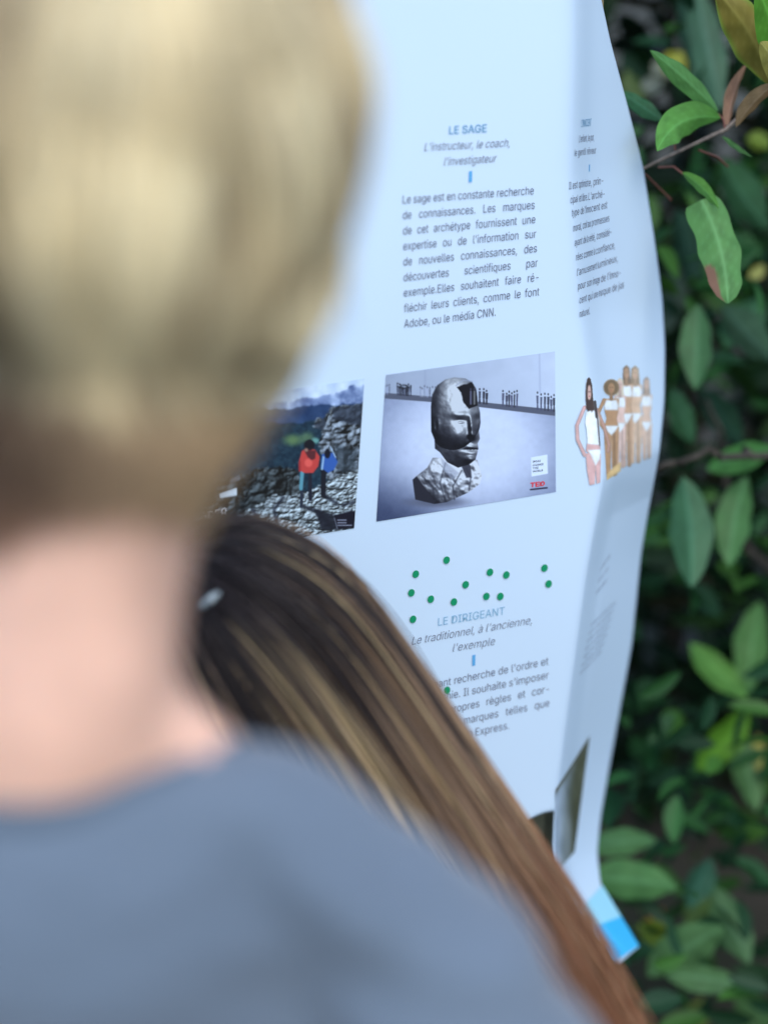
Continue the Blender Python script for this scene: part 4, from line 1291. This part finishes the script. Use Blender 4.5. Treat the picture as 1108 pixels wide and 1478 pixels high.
    # cap
    gt = np.linspace(0.0, R(126), 30); gp = np.linspace(0, 2 * math.pi, 49)
    T_, P_ = np.meshgrid(gt, gp, indexing='ij')
    dv = np.cos(T_)[..., None] * crown + np.sin(T_)[..., None] * (np.cos(P_)[..., None] * e1 + np.sin(P_)[..., None] * e2)
    cv = Hc + np.array([0, 0, .008]) + (dv * RAD * .985) @ Rm.T
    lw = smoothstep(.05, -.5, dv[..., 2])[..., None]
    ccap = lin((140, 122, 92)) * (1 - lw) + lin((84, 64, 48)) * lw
    Fc = grid_faces(30, 49)
    ok = ~((dv[..., 1] > .55) & (dv[..., 2] < .35)).ravel()
    Fc = Fc[ok[Fc].all(1)]
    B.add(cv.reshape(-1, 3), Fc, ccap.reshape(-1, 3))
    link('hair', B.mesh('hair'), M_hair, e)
build_boy()

def build_girl():
    Gc = P(329, 948, 1.37)
    # her head leans to the left: its up axis in picture terms
    ax = -CX * .42 + CU * .90 - CF * .0; ax /= np.linalg.norm(ax)
    right = CX * .90 + CU * .42; right /= np.linalg.norm(right)
    fwd = np.cross(ax, right); fwd /= np.linalg.norm(fwd)
    if fwd @ CF < 0: fwd = -fwd
    # in picture terms: the hair falls to the lower right
    fall = CX * .550 - CU * .833 - CF * .06; fall /= np.linalg.norm(fall)
    e = empty('person', (float(Gc[0]) + .3, float(Gc[1]), 0))
    tag(e, 'long haired person with brown hair streaked blonde, crouching before the poster', 'person')
    h = lambda x, y, z: Gc + right * x + fwd * y + ax * z
    rot = Matrix((tuple(right), tuple(fwd), tuple(ax))).transposed()
    bm = bmesh.new()
    ell_shape(bm, h(0, 0, 0), (.074, .090, .092), rot)
    ell_shape(bm, h(0, .035, -.06), (.054, .058, .06), rot); ell_shape(bm, h(0, .066, -.095), (.02, .02, .016), rot)
    tube_shape(bm, [(h(0, .094, 0), .008, .008), (h(0, .108, -.032), .012, .010)], 12)
    ell_shape(bm, h(0, .088, -.066), (.02, .009, .01), rot)
    for s in (-1, 1):
        ell_shape(bm, h(s * .076, 0, -.022), (.009, .02, .03), rot); ell_shape(bm, h(s * .028, .086, .024), (.024, .01, .007), rot)
    sp = CX * .28 - CU * .80 + CF * .42; sp /= np.linalg.norm(sp)
    nk = h(0, -.005, -.09) + sp * .02; nb = nk + sp * .08; ch = nb + sp * .14; hip = ch + sp * .32
    rt = CX * .97 - CU * .05
    tube_shape(bm, [(h(0, 0, -.04), .05, .052), (nk, .046, .048), (nb, .055, .055), (nb + sp * .05, .09, .06)], 24, right)
    tube_shape(bm, [(nb + sp * .02, .08, .05), (ch, .125, .080), (ch + sp * .15, .125, .08), (hip, .15, .10), (hip + sp * .06, .13, .09)], 28, rt)
    for s in (-1, 1):
        sh = nb + sp * .10 + rt * s * .118
        el = sh + np.array([s * .03, .05, -.26]); wr = el + np.array([-s * .05, .2, -.06])
        tube_shape(bm, [(nb + sp * .01, .04, .04), (sh, .045, .045), ((sh + el) / 2, .038, .038), (el, .032, .032), ((el + wr) / 2, .03, .028), (wr, .021, .017)], 20)
        hand_shape(bm, wr, wr - el, (-s, 0, .4), .92)
        hp = hip + rt * s * .07; kn = np.array([hp[0] + s * .03, hp[1] + .26, .08]); an = np.array([hp[0] + s * .02, hp[1] - .12, .06])
        tube_shape(bm, [(hp, .085, .085), ((hp + kn) / 2, .072, .072), (kn, .055, .055)], 20)
        tube_shape(bm, [(kn, .054, .054), (kn + (an - kn) * .4, .05, .048), (an, .034, .034), (an + np.array([0, -.12, -.02]), .036, .022)], 20)
    blob('body', bm, .006, M_skin, e, 8)
    bm = bmesh.new()
    tube_shape(bm, [(nb + sp * .055, .085, .06), (ch, .132, .088), (ch + sp * .15, .136, .09), (hip, .158, .108), (hip + sp * .05, .145, .10)], 28, rt)
    for s in (-1, 1):
        sh = nb + sp * .10 + rt * s * .118; el = sh + np.array([s * .03, .05, -.26])
        tube_shape(bm, [(nb + sp * .07 + rt * s * .05, .045, .045), (sh, .052, .052), ((sh + el) / 2, .05, .05)], 20)
    blob('top', bm, .008, M_dark, e, 6)
    bm = bmesh.new()
    tube_shape(bm, [(hip - sp * .03, .152, .106), (hip + sp * .07, .15, .105)], 24, right)
    for s in (-1, 1):
        hp = hip + rt * s * .07; kn = np.array([hp[0] + s * .03, hp[1] + .26, .085]); an = np.array([hp[0] + s * .02, hp[1] - .12, .07])
        tube_shape(bm, [(hp, .095, .095), ((hp + kn) / 2, .082, .082), (kn, .064, .064)], 20); tube_shape(bm, [(kn, .062, .062), (an, .045, .045)], 20)
    blob('trousers', bm, .009, M_jeans, e, 6)
    # hair
    rs = np.random.default_rng(21)
    N = 11000; Mn = 26
    NL = 640
    ld = rs.uniform(0, 2 * math.pi, NL); lth = np.arccos(rs.uniform(math.cos(R(100)), 1, NL))
    li = rs.integers(0, NL, N)
    ph = ld[li] + rs.normal(0, .05, N) / np.maximum(.2, np.sin(lth[li])); th = np.clip(lth[li] + rs.normal(0, .05, N), .03, R(102))
    RAD = np.array([.078, .095, .096])
    step_ = .030
    # crown lies up and a little to the left, towards the camera
    cr = np.array([-.12, -.30, 1.0]); cr /= np.linalg.norm(cr)
    e1 = np.array([1.0, 0, 0]); e1 -= cr * (e1 @ cr); e1 /= np.linalg.norm(e1); e2 = np.cross(cr, e1)
    fl = np.array([fall @ right, fall @ fwd, fall @ ax])        # fall direction in the head's frame
    outv = .05 + .13 * rs.uniform(0, 1, N) ** .8                # how far out of the scalp a strand rides
    Lk = rs.uniform(-1, 1, NL)
    paths = np.empty((N, Mn, 3))
    d = np.cos(th)[:, None] * cr + np.sin(th)[:, None] * (np.cos(ph)[:, None] * e1 + np.sin(ph)[:, None] * e2)
    p = d * RAD * 1.02
    latl = np.maximum(0, -(d @ e1))[:, None]
    FLv = fl[None] - e1[None] * (.62 * latl); FLv /= np.linalg.norm(FLv, axis=1)[:, None]
    vel = None
    for i in range(Mn):
        paths[:, i] = p
        # tangent: on the skull slide along it away from the crown, then let fall
        q = p / (RAD * (1.0 + outv[:, None]))
        rad = np.linalg.norm(q, axis=1)
        nrm = p / RAD ** 2; nrm /= np.linalg.norm(nrm, axis=1)[:, None]
        away = -cr + nrm * (nrm @ cr)[:, None]; away /= np.linalg.norm(away, axis=1)[:, None] + 1e-6
        al = (p @ cr)
        wf = smoothstep(.075, -.06, al)[:, None]
        dirn = away * (1 - wf) + FLv * wf
        if i < 5: dirn = dirn + nrm * (.30 * (1 - i / 5))
        # stay out of the skull
        push = np.clip(1.0 - rad, 0, 1)[:, None] * 1.2 * (al > -.12)[:, None]
        dirn = dirn + nrm * push
        dirn /= np.linalg.norm(dirn, axis=1)[:, None]
        vel = dirn if vel is None else vel * .45 + dirn * .55
        vel /= np.linalg.norm(vel, axis=1)[:, None]
        # gather towards the middle of the fall
        s = np.maximum(0, p @ fl - .10)
        off = p - (p @ fl)[:, None] * fl - np.array([.014, -.045, 0])
        p = p + vel * step_ * (.45 if i < 6 else 1.0) - off * (.0015 + .016 * smoothstep(.14, .34, s))[:, None] * (s > 0)[:, None] * (1 - .8 * latl)
    # lock waviness
    u = np.linspace(0, 1, Mn)
    wav = np.sin(u[None] * 7 + Lk[li][:, None] * 6)[..., None] * (u ** 1.2)[None, :, None] * .006
    paths = paths + wav * e1 + rs.normal(0, .0016, (N, 1, 3)) * np.minimum(1, u * 4)[None, :, None]
    # flyaways
    fw_ = (rs.uniform(0, 1, N) < .035)[:, None, None]
    paths = paths + fw_ * rs.normal(0, .011, (N, 1, 3)) * (np.minimum(1, u * 2.5) * (.6 + .5 * np.sin(u * 5)))[None, :, None]
    # trim: uneven ends
    endk = rs.uniform(.80, 1.0, N)
    idx = (u[None] * endk[:, None]) * (Mn - 1)
    i0 = np.clip(idx.astype(int), 0, Mn - 2); f = (idx - i0)[..., None]
    ar = np.arange(N)[:, None]
    paths = paths[ar, i0] * (1 - f) + paths[ar, i0 + 1] * f
    keepm = ~((d[:, 1] > .55) & (d @ np.array([0, 0, 1.0]) < .45))
    # colour: dark roots, brown lengths, blonde streaks, reddish ends
    kind = rs.uniform(0, 1, NL)
    strk = vnoise(ld * 4.6 + 3, lth * 1.2, 77)
    kind = np.where(strk > .68, kind * .36, .09 + .91 * kind)
    root = lin((40, 33, 33)); brown = lin((152, 124, 96)); blond = lin((214, 188, 142)); mid = lin((92, 72, 60)); red = lin((136, 86, 54))
    kind = np.where(rs.uniform(0, 1, N) < .42, rs.uniform(.03, 1, N), kind[li]); li0 = li; li = np.arange(N); ld = ld[li0]; lth = lth[li0]; NL = N
    lcol = np.where((kind < .17)[:, None], blond, np.where((kind < .62)[:, None], brown, mid))
    lb = rs.uniform(0, 1, 640)[li0]
    lstart = np.where(kind < .17, .18 + .16 * lb, .28 + .28 * lb) - .34 * smoothstep(.1, .9, np.cos(ld) * np.sin(lth))
    tt = smoothstep(0, .16, u[None] - lstart[li][:, None] + rs.normal(0, .03, (N, 1)))[..., None]
    col = root * (1 - tt) + lcol[li][:, None] * tt
    rd = smoothstep(.60, .90, u)[None, :, None] * .8
    col = col * (1 - rd) + red * rd
    col = col * rs.uniform(.8, 1.2, (N, 1, 1))
    W3 = Gc + paths @ np.array(rot).T
    rad_ = np.broadcast_to((.00075 * (1 - .6 * u ** 3))[None], (N, Mn))
    B = Batch(); B.add(*strands(W3[keepm], rad_[keepm], col[keepm]))
    gt = np.linspace(0, R(118), 26); gp = np.linspace(0, 2 * math.pi, 45); T_, P_ = np.meshgrid(gt, gp, indexing='ij')
    dv = np.cos(T_)[..., None] * cr + np.sin(T_)[..., None] * (np.cos(P_)[..., None] * e1 + np.sin(P_)[..., None] * e2)
    Fc = grid_faces(26, 45); ok = ~((dv[..., 1] > .5) & (dv[..., 2] < .45)).ravel(); Fc = Fc[ok[Fc].all(1)]
    B.add((Gc + (dv * RAD * 1.02) @ np.array(rot).T).reshape(-1, 3), Fc, np.broadcast_to(lin((44, 36, 34)), dv.shape).reshape(-1, 3))
    link('hair', B.mesh('hair'), M_hair, e)
    # small pale grey clip at the left of the head
    a, b = P(288, 878, 1.262), P(316, 856, 1.262)
    t = np.linspace(0, 1, 12)[:, None]
    path = a + (b - a) * t + (-CF * .004) * np.sin(t * math.pi)
    V, F = tube_mesh(path, .0035 * np.sin(np.linspace(.3, math.pi - .3, 12)) ** .6, 10)
    link('hair_clip', mesh_np('hair_clip', V, F), M_clip, e)
build_girl()
